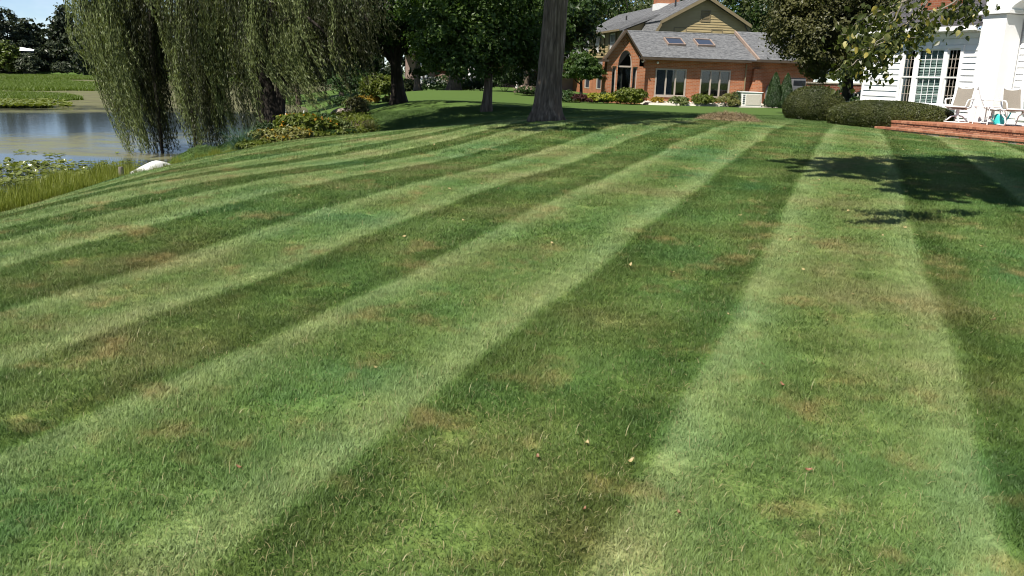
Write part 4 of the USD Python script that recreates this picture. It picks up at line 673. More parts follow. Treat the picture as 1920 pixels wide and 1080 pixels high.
    up = np.array([2.95, 0, 1.59]); ul = np.linalg.norm(up); up /= ul; ext = .22
    e0 = np.array([-.75, 0, 5.45]) - up * ext
    sl = K(); sl.plate([e0 + [0, LEN + ov, 0], e0 + [0, -ov, 0], [2.2, -ov, 7.04], [2.2, LEN + ov, 7.04]], .12)
    e1 = e0 * [-1, 1, 1] + [4.4, 0, 0]; sl.plate([e1 + [0, -ov, 0], e1 + [0, LEN + ov, 0], [2.2, LEN + ov, 7.04], [2.2, -ov, 7.04]], .12); rf = sl.build('roof', M['shingle'], t, label='high grey gambrel roof')
    shingles(K(), e0 + [0, LEN + ov, .004], [0, -1, 0], up, ul + ext, lambda s: 0, lambda s: LEN + 2 * ov, 0.17, 0.42, rg).build('shingle', M['shingle'], rf, kind='stuff')
    st = np.array([1.75, 0, 2.95]); sll = np.linalg.norm(st); st /= sll
    s2 = K().plate([[-2.5, LEN, 2.5], [-2.5, -.2, 2.5], [-.75, -.2, 5.45], [-.75, LEN, 5.45]], .1).plate([[6.9, -.2, 2.5], [6.9, LEN, 2.5], [5.15, LEN, 5.45], [5.15, -.2, 5.45]], .1).build('steep_roof', M['shingle'], t)
    shingles(K(), [-2.5, LEN, 2.504], [0, -1, 0], st, sll, lambda s: 0, lambda s: LEN + .2, 0.15, 0.33, rg).build('shingle', M['shingle'], s2, kind='stuff')
    for sx in (-1, 1):
        a, b = np.array([2.2 + sx * 3.2, 5.29]), np.array([2.2, 7.05]); K().poly_y(Polygon([a, b, b - [0, .24], a + [0, -.2]]), -ov - .03, -ov).build('rake_board', M['tan_trim'], t)
        a, b = np.array([2.2 + sx * 4.72, 2.5]), np.array([2.2 + sx * 2.98, 5.42]); K().poly_y(Polygon([a, b, b - [sx * .2, .0], a - [sx * .2, 0]]), -.24, -.2).build('rake_board', M['tan_trim'], t)
    # dormer on the left slope
    y0, y1 = 3.2, 12.4
    K().plate([[-2.8, y1 + .3, 4.86], [-2.8, y0 - .35, 4.86], [0.05, y0 - .35, 5.98], [0.05, y1 + .3, 5.98]], .12).build('dormer_roof', M['shingle'], t)
    dw = np.array([2.85, 0, 1.12]); dl = np.linalg.norm(dw); dw /= dl
    shingles(K(), [-2.8, y1 + .3, 4.864], [0, -1, 0], dw, dl, lambda s: 0, lambda s: y1 - y0 + .65, 0.16, 0.38, rg).build('dormer_shingle', M['shingle'], t, kind='stuff')
    K().box(-2.9, -2.8, y0 - .35, y1 + .3, 4.74, 4.87).build('gutter', M['tan_trim'], t)
    dreg = sbox(y0, 3.05, y1, 4.80).difference(sbox(9.2, 3.45, 10.4, 4.70)).difference(sbox(5.0, 3.45, 6.2, 4.70))
    K().box(-2.40, -2.30, y0, y1, 3.0, 4.80).build('dormer_wall', M['tan'], t)
    planks(K, 'clapboard', dreg, -2.40, 0.18, M['tan'], t, 0.03, 'x', -1)
    for yy in (y0, y1):
        K().poly_y(Polygon([(-2.4, 3.0), (-2.4, 4.8), (-.4, 5.6), (-.75, 5.40), (-2.2, 3.0)]), yy - .06, yy).build('dormer_cheek', M['tan'], t)
    for a, b in ((9.2, 10.4), (5.0, 6.2)):
        f = K(); X = -2.42
        f.box(X - .03, X + .02, a, b, 3.45, 3.53).box(X - .03, X + .02, a, b, 4.62, 4.70).box(X - .028, X + .02, a, a + .08, 3.53, 4.62).box(X - .028, X + .02, b - .08, b, 3.53, 4.62).box(X - .027, X + .02, a + .08, b - .08, 4.05, 4.11)
        for k in (1, 2): f.box(X - .02, X + .01, a + .08 + k * .347 - .012, a + .08 + k * .347 + .012, 3.53, 4.62)
        wn = f.build('dormer_window', M['off_white'], t); K().box(X + .012, X + .018, a + .08, b - .08, 3.53, 4.62).build('pane', M['skylight'], wn)
        for c in (a - .42, b + .06):
            sh = K().box(X - .05, X - .03, c, c + .36, 3.43, 4.72).build('shutter', M['tan_trim'], t)
            for k in range(8): K().box(X - .065, X - .05, c + .04, c + .32, 3.50 + k * .15, 3.60 + k * .15).build('slat', M['tan_trim'], sh)
    K().tube([[-2.5, 7.6, 4.75], [-2.5, 7.6, 2.6]], .05, 6).build('downspout', M['tan_trim'], t)
    lw = Polygon([(-.0, .1), (LEN, .1), (LEN, 2.6), (0, 2.6)]); hs = [(8.0, 9.4), (11.5, 13.0)]
    for a, b in hs: lw = lw.difference(sbox(a, .7, b, 2.1))
    K().poly_x(lw, -2.45, -2.25).build('brick_side_wall', M['brick'], t)
    for a, b in hs:
        K().box(-2.47, -2.40, a, a + .08, .7, 2.1).box(-2.47, -2.40, b - .08, b, .7, 2.1).box(-2.469, -2.40, a + .08, b - .08, .7, .78).box(-2.469, -2.40, a + .08, b - .08, 2.02, 2.1).build('side_window', M['frame_grey'], t); K().box(-2.42, -2.415, a + .08, b - .08, .78, 2.02).build('side_pane', M['skylight'], t)
    ch = K().box(1.35, 2.95, 7.0, 8.2, 6.3, 8.6).build('chimney', M['brick'], t); K().box(1.3, 3.0, 6.95, 8.25, 6.2, 7.05).build('chimney_base', M['off_white'], ch)
    for x, y in ((1.2, 3.0), (.3, 11.5)): K().tube([[x, y, 5.2 + x * .5], [x, y, 6.95 - (1.2 - x) * .62]], .06, 6).build('vent_pipe', M['dark_metal'], t)
brick_house()

M['chimney_brick'] = brick_mat('chimney_brick', (0.31, 0.112, 0.06), (0.25, 0.085, 0.046), (0.26, 0.19, 0.14)); M['ceiling_shade'] = mottled('ceiling_shade', (0.42, 0.34, 0.26), (0.5, 0.41, 0.32), 2, 0.7, 0.05)  # shade under the porch arch put into a tan ceiling colour
def white_house():
    rg = np.random.default_rng(71); zb = 0.36; t = thing('white_house', 'white clapboard house with a triple grid window and an arched porch pillar', 'house', (11.93, 29.66, zb), -70); H = house_frame(zb)
    reg = sbox(0.0, .55, 4.58, 3.22).difference(sbox(1.56, 1.0, 3.98, 2.82))
    H().poly_y(sbox(0.0, .2, 4.58, 3.22).difference(sbox(1.62, 1.07, 3.92, 2.75)), 0.02, .16).build('wall', M['white'], t)
    planks(H, 'clapboard', reg, 0.02, 0.178, M['white'], t, 0.034)
    H().box(-.06, 0.0, -.03, .16, .2, 3.22).build('corner_board', M['white'], t); H().box(0.0, 4.58, -.015, .02, .2, .55).build('foundation', M['off_white'], t)
    H().box(0.0, .14, .16, 6.0, .2, 3.22).build('end_wall', M['white'], t)
    # triple double-hung window
    f = H(); zs = (1.07, 2.75)
    for a, b in ((1.56, 1.66), (2.13, 2.25), (3.27, 3.39), (3.88, 3.98)): f.box(a, b, -.04, .10, zs[0], zs[1])
    f.box(1.56, 3.98, -.045, .10, zs[1], 2.84).box(1.54, 4.0, -.07, .10, .99, zs[0]); win = f.build('window', M['white'], t, label='triple window with white grids')
    for a, b, nc, has_blind in ((1.66, 2.13, 3, 0), (2.25, 3.27, 4, 1), (3.39, 3.88, 3, 0)):  # centre unit has blinds; side grids are greyed for insect screens
        for lo, hi, yy in ((1.07, 1.93, .035), (1.88, 2.75, .005)):
            s_ = H(); fr = .045; s_.box(a, b, yy, yy + .03, lo, lo + fr).box(a, b, yy, yy + .03, hi - fr, hi).box(a, a + fr, yy + .001, yy + .03, lo + fr, hi - fr).box(b - fr, b, yy + .001, yy + .03, lo + fr, hi - fr)
            s_.build('sash', M['white'] if has_blind else M['off_white'], win)
            mu = H(); wc, hc = (b - a - 2 * fr) / nc, (hi - lo - 2 * fr) / 3
            for k in range(1, nc): mu.box(a + fr + k * wc - .009, a + fr + k * wc + .009, yy + .004, yy + .014, lo + fr, hi - fr)
            for k in range(1, 3): mu.box(a + fr, b - fr, yy + .005, yy + .013, lo + fr + k * hc - .009, lo + fr + k * hc + .009)
            mu.build('muntin', M['white'] if has_blind else M['frame_grey'], win)
            for k in range(nc):
                for j in range(3): H().box(a + fr + k * wc, a + fr + (k + 1) * wc, yy + .015, yy + .018, lo + fr + j * hc, lo + fr + (j + 1) * hc).build('pane', M['glass'], win)
        if has_blind:
            for k in range(33): H().hexa([[a + .02, .10, 1.10 + k * .05], [b - .02, .10, 1.10 + k * .05], [b - .02, .125, 1.125 + k * .05], [a + .02, .125, 1.125 + k * .05]], [[a + .02, .10, 1.104 + k * .05], [b - .02, .10, 1.104 + k * .05], [b - .02, .125, 1.129 + k * .05], [a + .02, .125, 1.129 + k * .05]]).build('blind_slat', M['blind'], win)
            H().box(a + .02, b - .02, .15, .155, 1.07, 2.75).build('blind_back', M['blind'], win)
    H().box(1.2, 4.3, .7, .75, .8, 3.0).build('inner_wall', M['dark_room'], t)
    # eaves and roof
    H().box(-.35, 4.60, -.40, -.30, 3.24, 3.37).build('gutter', M['white_metal'], t); H().box(-.3, 4.58, -.30, .02, 3.22, 3.26).build('soffit', M['white'], t); H().box(0, 4.58, -.03, .02, 3.05, 3.22).build('frieze_board', M['white'], t)
    w = np.array([0, 4.6, 2.2]); wl = np.linalg.norm(w); w /= wl
    rf = H().plate([[-.35, -.38, 3.36], [4.62, -.38, 3.36], [4.62, 4.22, 5.56], [-.35, 4.22, 5.56]], .08).plate([[4.62, 8.8, 3.36], [-.35, 8.8, 3.36], [-.35, 4.22, 5.555], [4.62, 4.22, 5.555]], .08).build('roof', M['slate'], t)
    shingles(H(), [0, -.38, 3.362], [1, 0, 0], w, wl, lambda s: -.35, lambda s: 4.62, 0.14, 0.32, rg).build('shingle', M['slate'], rf, kind='stuff')
    ch = H().box(1.02, 2.32, 1.0, 1.9, 3.6, 7.2).build('chimney', M['chimney_brick'], t)
    H().box(.95, 2.39, .93, 1.97, 3.75, 3.82).build('flashing', M['metal_grey'], ch)
    # porch: pillar, beam with an arch, wall and window behind
    H().rbox(4.58, 5.38, -.16, .50, .55, 3.655, .012).build('pillar', M['white'], t)
    th = np.linspace(0, np.pi, 30); bm = sbox(4.62, 3.66, 9.6, 5.2).difference(Polygon([(7.3 + 1.92 * math.cos(a), 3.62 + .62 * math.sin(a)) for a in th] + [(5.38, 3.3), (9.22, 3.3)]).buffer(0))
    H().poly_y(bm, -.14, .48).build('porch_beam', M['white'], t); H().rbox(4.48, 5.50, -.24, .5, 3.66, 3.76, .01).build('cornice', M['white'], t)
    H().rbox(9.22, 9.9, -.16, .50, .55, 3.655, .012).build('pillar', M['white'], t)
    H().box(4.62, 9.6, -.3, 3.0, 5.2, 5.35).build('porch_roof', M['slate'], t)
    regp = sbox(5.38, .62, 9.2, 4.3).difference(sbox(5.64, .75, 6.75, 2.55))
    H().poly_y(sbox(5.0, .4, 9.6, 4.4).difference(sbox(5.70, .82, 6.7, 2.48)), .58, .7).build('porch_wall', M['white'], t); planks(H, 'clapboard', regp, .58, .178, M['white'], t, .034)
    H().box(5.38, 9.2, -.1, .58, 4.3, 4.36).build('porch_ceiling', M['ceiling_shade'], t)
    f = H(); f.box(5.64, 5.73, .52, .68, .75, 2.55).box(6.66, 6.75, .52, .68, .75, 2.55).box(5.73, 6.66, .521, .68, .75, .85).box(5.73, 6.66, .521, .68, 2.46, 2.55).box(5.73, 6.66, .53, .66, 1.62, 1.70); pw = f.build('porch_window', M['white'], t)
    for k in (1, 2): H().box(5.73 + k * .31 - .01, 5.73 + k * .31 + .01, .56, .58, .85, 2.46).build('muntin', M['off_white'], pw)
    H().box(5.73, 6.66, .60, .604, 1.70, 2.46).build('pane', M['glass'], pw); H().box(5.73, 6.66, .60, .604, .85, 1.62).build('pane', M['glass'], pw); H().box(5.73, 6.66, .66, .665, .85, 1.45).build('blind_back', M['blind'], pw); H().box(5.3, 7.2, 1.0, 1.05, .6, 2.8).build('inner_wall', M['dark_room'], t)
white_house()

def patio():
    rg = np.random.default_rng(72); zb = 0.30; t = thing('brick_patio', 'raised red brick patio with a lower step along its front', 'patio', (11.93, 29.66, zb), -70); H = house_frame(zb); PB = M['patio_brick']
    x0, x1 = 4.45, 9.3
    H().box(x0 + .03, x1, -2.85, -.17, .15, .636).build('mortar_core', M['mortar'], t); H().box(4.22, x1, -3.17, -2.86, .15, .455).build('step_core', M['mortar'], t)
    def course(xa, xb, ya, yb, za, zb_, wd, b=.008, st=0.0):
        x = xa - st
        while x < xb - .02:
            a, e_ = max(xa, x) + .004, min(xb, x + wd) - .004
            if e_ - a > .02:
                j = rg.uniform(-.004, .004); H().rbox(a, e_, ya + j, yb + j, za + .004, zb_ - .004 + rg.uniform(-.003, .003), b).build('brick', PB[int(rg.choice(3, p=(.5, .25, .25)))], t)
            x += wd
    course(x0, x1, -2.90, -2.70, .575, .655, .105)
    course(x0 + .02, x1, -2.87, -2.77, .50, .572, .21); course(x0 + .02, x1, -2.868, -2.77, .43, .50, .21, st=.1)
    course(4.2, x1, -3.20, -2.99, .39, .462, .105); course(4.22, x1, -3.17, -3.07, .31, .386, .21); course(4.22, x1, -3.168, -3.07, .235, .31, .21, st=.1)
    for k, (za, zt) in enumerate(((.43, .50), (.50, .572))):
        y = -2.75
        while y < -.3: H().rbox(x0 + .0, x0 + .1, y + .004, y + .206, za + .004, zt - .004, .008).build('brick', PB[int(rg.integers(3))], t); y += .21
    y = -2.68
    while y < -.3: H().rbox(x0 - .01, x0 + .2, y + .004, y + .101, .575, .655, .008).build('brick', PB[int(rg.integers(3))], t); y += .105
    # paving of the top, laid flat in rows
    y = -2.69; r_ = 0
    while y < -.35:
        x = x0 + .21 - (.1 if r_ % 2 else 0)
        m = H()
        while x < x1: m.rbox(max(x, x0 + .205) + .004, min(x + .21, x1) - .004, y + .004, y + .101, .60, .653 + rg.uniform(-.002, .002), .006); x += .21
        m.build('paving_row', PB[r_ % 3], t, kind='stuff'); y += .105; r_ += 1
patio()
# ------------------------------------------------------------------ patio furniture
a70 = math.radians(-70); WT, WN, WO = np.array([math.cos(a70), math.sin(a70)]), np.array([-math.sin(a70), math.cos(a70)]), np.array([11.93, 29.66])
def wl(x, y, z=0.653): q = WO + WT * x + WN * y; return (q[0], q[1], z)
def chair(label, loc, rz, sling, swivel=True):
    """high-backed sling chair; front is -y"""
    t = thing('patio_chair', label, 'patio chair', loc, rz); W2 = .25; wm = M['white_metal']
    def side(s):
        m = MB(); x = s * W2
        m.tube([[x, -.26, .44], [x, -.05, .40], [x, .20, .43], [x * .99, .33, .72], [x * .97, .43, 1.00]], [.024, .024, .03, .036, .03], 8).build('side_rail', wm, t, True)
        m = MB(); m.tube([[x, -.24, .42], [s * (W2 + .04), -.27, .58], [s * (W2 + .05), -.20, .64], [s * (W2 + .05), .05, .65], [s * (W2 + .03), .32, .66]], .02, 8).build('arm', wm, t, True)
    side(-1); side(1)
    MB().tube([[-W2 * .97, .43, 1.00], [-.13, .455, .945], [0, .46, .925], [.13, .455, .945], [W2 * .97, .43, 1.00]], .024, 8).build('top_rail', wm, t, True)
    MB().tube([[-W2, -.26, .44], [W2, -.26, .44]], .022, 8).build('front_rail', wm, t, True); MB().tube([[-W2, .2, .42], [W2, .2, .42]], .018, 6).build('rear_rail', wm, t, True)
    def sheet(path, w, name, sag=.03):
        V = []; nx_ = 7; u = np.linspace(-1, 1, nx_)
        for k, (y, z) in enumerate(path): V.append(np.c_[u * w, y + sag * (1 - u ** 2) * .4 + 0 * u, z - sag * (1 - u ** 2)])
        V = np.vstack(V); f = []
        for i in range(len(path) - 1):
            for j in range(nx_ - 1): a = i * nx_ + j; f += [[a, a + 1, a + nx_ + 1], [a, a + nx_ + 1, a + nx_]]
        V2 = V + [0, .006, -.008]; n = len(V); f = np.array(f); MB().add(np.vstack([V, V2]), np.vstack([f, f[:, ::-1] + n])).build(name, sling, t, True)
    sheet([(-.26, .455), (-.05, .415), (.12, .41), (.20, .44)], W2, 'seat'); sheet([(.21, .46), (.27, .58), (.33, .74), (.38, .85), (.43, .955)], W2 * .97, 'backrest', .025)
    if swivel:
        MB().tube([[0, 0, .16], [0, 0, .40]], .045, 10).build('pedestal', wm, t, True)
        MB().tube([[-.2, -.15, .37], [.2, .12, .37]], .02, 6).tube([[.2, -.15, .37], [-.2, .12, .37]], .02, 6).build('seat_bracket', wm, t, True)
        for k in range(4):
            a = k * np.pi / 2 + .5; d = np.array([math.cos(a), math.sin(a), 0]); MB().tube([[0, 0, .20], d * .14 + [0, 0, .17], d * .26 + [0, 0, .06], d * .32 + [0, 0, .02]], [.024, .022, .02, .018], 7).build('leg', wm, t, True)
        ring = np.array([[.32 * math.cos(q), .32 * math.sin(q), .016] for q in np.linspace(0, 2 * np.pi, 33)]); MB().tube(ring, .017, 6, False).build('base_ring', wm, t, True)
    else:
        for s in (-1, 1):
            x = s * W2; MB().tube([[x, .2, .42], [x * 1.02, .02, .28], [x * 1.03, -.22, .20], [x * 1.03, -.30, .10], [x * 1.03, -.24, .02], [x * 1.03, .32, .018]], .02, 8).build('leg', wm, t, True)
            MB().tube([[x, -.05, .40], [x * .6, .06, .25], [x * .5, .1, .03]], .016, 6).build('brace', wm, t, True)
        MB().tube([[-W2 * 1.03, .32, .018], [W2 * 1.03, .32, .018]], .018, 8).build('base_rail', wm, t, True); MB().tube([[-W2 * .5, .1, .03], [W2 * .5, .1, .03]], .016, 8).build('base_rail', wm, t, True)
    return t
chair('taupe sling swivel chair on a round base, nearest the triple window', wl(5.42, -1.45), -44, M['sling'])
chair('taupe sling chair on a sled base, right of the teal can', wl(6.95, -1.15), -12, M['sling'], False)
chair('white sling chair between the two taupe ones, half hidden', wl(5.85, -.62), 60, M['white_metal'])
t = thing('side_table', 'small white square table over the teal can', 'table', wl(6.25, -1.28), -70)
MB().rbox(-.26, .26, -.24, .24, .46, .49, .01).build('table_top', M['white_metal'], t)
for sx in (-1, 1):
    for sy in (-1, 1): MB().tube([[sx * .22, sy * .20, .46], [sx * .235, sy * .215, 0.0]], .016, 8).build('leg', M['white_metal'], t, True)
MB().tube([[-.235, -.215, .05], [.235, -.215, .05]], .013, 6).build('stretcher', M['white_metal'], t, True); MB().tube([[-.235, .215, .05], [.235, .215, .05]], .013, 6).build('stretcher', M['white_metal'], t, True)
t = thing('watering_can', 'turquoise plastic watering can standing on the patio', 'watering can', wl(6.42, -.98), 10)
pr = np.array([[0, 0], [.13, 0], [.15, .03], [.155, .12], [.145, .24], [.11, .29], [.10, .29], [.10, .27], [0, .27]]); lm_ = trimesh.creation.revolve(pr, sections=24); MB().add(lm_.vertices, lm_.faces).build('body', M['teal'], t, 30)
MB().tube([[.14, 0, .08], [.24, 0, .20], [.30, 0, .33]], [.03, .022, .018], 8).build('spout', M['teal'], t, True); MB().tube([[-.13, 0, .25], [-.23, 0, .26], [-.24, 0, .14], [-.15, 0, .06]], .014, 7).build('handle', M['teal'], t, True)

# ------------------------------------------------------------------ clipped hedges beside the patio
def yew(label, c, rx, ry, rz, n, seed, rz_=0):
    r = np.random.default_rng(seed); c = np.array(c, float); t = thing('clipped_yew', label, 'hedge', c, rz_)
    s = trimesh.creation.icosphere(4, 1.0).vertices; d = unit(s); bump_ = 1 + .10 * (meshkit.fbm(d * 2.3 + seed, 3, seed) - .5)
    def surf(d):
        e_ = 2.15 if rx < 1.2 else 2.5; k = (np.abs(d[:, 0]) ** e_ + np.abs(d[:, 1]) ** e_ + np.abs(d[:, 2]) ** e_) ** (-1 / e_); return d * k[:, None]
    P0 = surf(d) * bump_[:, None] * [rx, ry, rz]; P0[:, 2] = np.maximum(P0[:, 2], -rz * .55); ic = trimesh.creation.icosphere(4, 1.0)
    MB().add(P0 * .93 + [0, 0, rz * .56], ic.faces).build('inner_mass', M['yew_core'], t, True)
    d = unit(r.normal(size=(n, 3))); b = 1 + .10 * (meshkit.fbm(d * 2.3 + seed, 3, seed) - .5)
    p = surf(d) * (b * r.uniform(.93, 1.02, n))[:, None] * [rx, ry, rz]; k = p[:, 2] > -rz * .58; p, d = p[k], d[k]; p[:, 2] += rz * .56
    nn = unit(d / np.array([rx, ry, rz])); v, f = leaf_mesh(r, p, nn + .45 * r.normal(size=p.shape), .055, .026, axis=nn + [0, 0, .5], jit=.5); MB().add(v, f).build('foliage', M['yew'], t)
    MB().tube([[0, 0, -.1], [0, 0, rz * .5]], .06, 6).build('stem', M['dark_bark'], t)
q = G(1528, 228); yew('dark clipped yew dome left of the long hedge', (q[0] + .26, q[1] + 1.0, float(GZf(q[0], q[1] + 1.0))), 0.94, .9, .70, 24000, 81)
q0, q1 = G(1548, 232), G(1758, 236)
c_ = P(1664, 236, 25.2); yew('long low clipped yew hedge touching the brick patio', (c_[0], 25.2, float(GZf(c_[0], 25.2))), 1.72, .80, .50, 42000, 82, -24)
# ------------------------------------------------------------------ planting and things along the brick house
def at_house(px, py, Y=46.2): q = P(px, py, Y); return np.array([q[0], q[1], float(GZf(q[0], q[1]))])
t = thing('gravel_bed', 'pale gravel strip along the brick wing', 'gravel bed', (6.84, 47, .33), 10, kind='stuff')
MB().hexa([[-.2, -1.75, -.3], [10.2, -1.75, -.3], [10.2, .25, -.1], [-.2, .25, -.1]], [[-.1, -1.6, .03], [10.1, -1.6, .03], [10.1, .2, .06], [-.1, .2, .06]]).build('bed_surface', M['gravel'], t)
rr = np.random.default_rng(90); m = MB()
for k in range(260):
    v = trimesh.creation.icosphere(0, 1).vertices * rr.uniform(.03, .09, 3) + [rr.uniform(0, 10), rr.uniform(-1.6, -.2), .06]; m.add(v, trimesh.creation.icosphere(0, 1).faces)
m.build('pebble', M['gravel'], t, kind='stuff')
for k, (lb, px, py, w, h, mt, ex, n, lf) in enumerate((
    ('large golden green shrub in front of the arched door', 1178, 190, .95, 1.0, 'lime', None, 4200, .13), ('low yellow hosta row by the entry corner, left end', 1117, 194, .55, .62, 'hosta', None, 2000, .15), ('low yellow hosta clump second from the left end', 1137, 195, .55, .64, 'hosta', None, 2000, .15),
    ('low yellow hosta clump before the golden shrub', 1160, 196, .6, .62, 'hosta', None, 2200, .15), ('low hosta clump right of the golden shrub foot', 1186, 196, .5, .58, 'hosta', None, 1800, .14), ('dark green spiky shrub left of the arched door', 1134, 184, .45, .7, 'shrub', None, 2200, .11),
    ('small round orange gold shrub under the first wing window', 1233, 194, .42, .50, 'gold', None, 1900, .09), ('pale striped hosta clump under the first wing window', 1272, 195, .62, .55, 'cream', None, 2600, .14), ('golden green rounded bush between the wing windows', 1318, 194, .72, .80, 'lime', None, 4000, .10),
    ('wispy grey green bush under the second wing window', 1365, 195, .75, .85, 'straw_grass', None, 3200, .10), ('tall green spirea near the downspout', 1384, 188, .5, 1.05, 'shrub', None, 2600, .09), ('little yellow flower mound in front of the white generator', 1408, 200, .38, .38, 'gold', ('gold', 500, .05), 1500, .07),
    ('dark red barberry by the little round tree', 1083, 187, .62, .55, 'red_leaf', None, 2400, .09), ('second dark red low shrub right of the little round tree', 1110, 188, .6, .42, 'red_leaf', None, 2200, .09), ('green shrub just right of the thick trunk', 1060, 180, .6, .75, 'shrub', None, 2600, .11),
    ('amber flowering clump behind the thick trunk', 1064, 187, .6, .42, 'lime', ('orange', 500, .07), 1800, .09), ('yellow clump under the small round tree', 1076, 190, .4, .35, 'gold', None, 1400, .08))):
    c = at_house(px, py, 46.0 if px > 1200 else 45.4); bush('garden_shrub', lb, c, w, w * .85, h * .82, n, lf, M[mt], 900 + k, group='shrubs along the brick house')
for lb, px, w in (('left of two conical arborvitae by the brick wing', 1449, .46), ('right of two conical arborvitae by the brick wing', 1471, .42)):
    c = at_house(px, 200, 45.6); r_ = np.random.default_rng(px); t = thing('conical_arborvitae', lb, 'evergreen', c, 0); Ht = 1.78 if px < 1460 else 1.75
    MB().tube([[0, 0, -.1], [0, 0, Ht * .8]], [.05, .015], 6).build('trunk', M['dark_bark'], t)
    n = 9000; u = r_.random(n) ** .8; an = r_.uniform(0, 6.28, n); rad = w * 1.08 * (1 - u) ** .62 * np.minimum(1, .75 + u * 2) * r_.uniform(.75, 1.08, n) * (1 + .1 * np.sin(an * 5 + u * 9)); p = np.c_[rad * np.cos(an), rad * np.sin(an), u * Ht + .05]
    v, f = leaf_mesh(r_, p, np.c_[np.cos(an), np.sin(an), .4 + 0 * an] + .5 * r_.normal(size=p.shape), .11, .04, axis=np.array([0, 0, 1.0]), jit=.45); MB().add(v, f).build('foliage', M['thuja'], t)
t = thing('generator', 'white standby generator cabinet beside the brick pier', 'generator', at_house(1404, 196, 45.9), 10)
MB().rbox(-.56, .56, -.34, .34, .05, .80, .02).build('cabinet', M['off_white'], t); MB().rbox(-.6, .6, -.38, .38, .78, .83, .015).build('lid', M['white_metal'], t); MB().rbox(-.36, .50, -.365, -.335, .14, .70, .01).build('side_panel', M['gravel'], t); MB().box(-.65, .65, -.42, .42, -.1, .05).build('plinth', M['gravel'], t)
for k in range(5): MB().box(-.52, -.41, -.352, -.339, .2 + k * .1, .25 + k * .1).build('louvre', M['dark_metal'], t)
t = thing('condenser_unit', 'tall grey air conditioner cabinet right of the arborvitae', 'air conditioner', at_house(1488, 196, 46.4), 10)
MB().rbox(-.38, .38, -.36, .36, .0, 1.52, .02).build('cabinet', M['metal_grey'], t); MB().rbox(-.36, .36, -.34, .34, 1.52, 1.60, .02).build('top_grille', M['dark_metal'], t)
for k in range(9): MB().box(-.33, .33, -.372, -.361, 1.2 + k * .03, 1.212 + k * .03).build('louvre', M['dark_metal'], t)
c = at_house(1090, 182, 46.6); tree('round_garden_tree', 'small lollipop crabapple before the brick house, right of the thick trunk', c, c + [-.05, 0, 1.3], .10, .06,
    [(c[0] - .05, c[1], c[2] + 1.85, .95, .9, .62), (c[0] + .55, c[1], c[2] + 1.6, .6, .6, .42), (c[0] - .65, c[1], c[2] + 1.55, .6, .6, .42), (c[0] + .1, c[1], c[2] + 2.2, .7, .7, .4)], 9000, .13, M['green'], M['dark_bark'], 95, clumps=40)
t = thing('brick_garden_wall', 'low red brick wall seen behind the bronze maple trunk', 'wall', (16.2, 44.5, .35), 12); MB().box(-1.2, 2.4, 0, .25, -.2, 1.25).build('wall', M['dark_brick'], t); MB().rbox(-1.25, 2.45, -.04, .29, 1.25, 1.33, .01).build('coping', M['stone'], t)
q = P(1616, 176, 32.2); bush('flowering_shrub', 'white flowering shrub between the maple trunk and the white house', (q[0], 32.2, .4), .5, .45, .95, 2600, .09, M['shrub'], 96, extra=(M['white_petal'], 420, .07))
q = P(1530, 168, 35); tuft('ornamental_grass', 'light green upright plant behind the dark yew dome', (q[0], 35, .4), 1.25, .3, 160, .03, M['lime'], 97, .3)
M['straw_heap'] = mottled('straw_heap', (0.17, 0.125, 0.07), (0.36, 0.28, 0.16), 14, 0.95, 0.8, bdist=0.03)
# mound of dry clippings
q0 = G(1372, 228); t = thing('clippings_mound', 'low mound of dry brown grass clippings on the lawn crest', 'mound', q0, 0); r_ = np.random.default_rng(98)
gx, gy = np.meshgrid(np.linspace(-1, 1, 41), np.linspace(-1, 1, 25)); hgt = np.clip(1 - (gx ** 2 + gy ** 2), 0, 1) ** .9 * (.17 + .10 * meshkit.noise(np.stack([gx * 4, gy * 3, 0 * gx], -1), 4)) - .03
X, Y = gx * .92, gy * .55 + .35; k = np.arange(24)[:, None] * 41 + np.arange(40); k = k.ravel(); gz_ = GZf(q0[0] + X.ravel(), q0[1] + Y.ravel()) - q0[2]
MB().add(np.c_[X.ravel(), Y.ravel(), hgt.ravel() + gz_], np.vstack([np.c_[k, k + 1, k + 42], np.c_[k, k + 42, k + 41]])).build('heap', M['straw_heap'], t, True)
n = 3800; j = r_.integers(0, X.size, n); p = np.c_[X.ravel()[j], Y.ravel()[j], hgt.ravel()[j] + gz_[j]] + r_.normal(0, .02, (n, 3)); p = p[hgt.ravel()[j] > -.02]; v, f = leaf_mesh(r_, p + [0, 0, .02], r_.normal(size=p.shape) + [0, -.4, .8], .20, .014, .1); MB().add(v, f).build('dry_grass', M['hay'], t)
# ------------------------------------------------------------------ planting bed at the lake side
def on(px, py, Y): q = P(px, py, Y); return np.array([q[0], q[1], float(GZf(q[0], q[1]))])
from shapely.prepared import prep
from shapely.geometry import Point
BEDP = Polygon([P(x, y, Y)[:2] for x, y, Y in ((448, 283, 21.6), (520, 273, 22.5), (600, 259, 23.6), (690, 247, 25.2), (712, 240, 26.5), (690, 225, 30), (660, 215, 34), (560, 215, 36), (500, 225, 33), (440, 250, 26))])
bp = prep(BEDP); gx, gy = np.meshgrid(np.arange(-12, -3, .25), np.arange(20, 38, .25)); ins = np.array([bp.contains(Point(a, b)) for a, b in zip(gx.ravel(), gy.ravel())]).reshape(gx.shape)
k = np.arange(gx.size).reshape(gx.shape); q = ins[:-1, :-1] & ins[1:, 1:] & ins[1:, :-1] & ins[:-1, 1:]; a_, b_, c_, d_ = k[:-1, :-1][q], k[:-1, 1:][q], k[1:, 1:][q], k[1:, :-1][q]
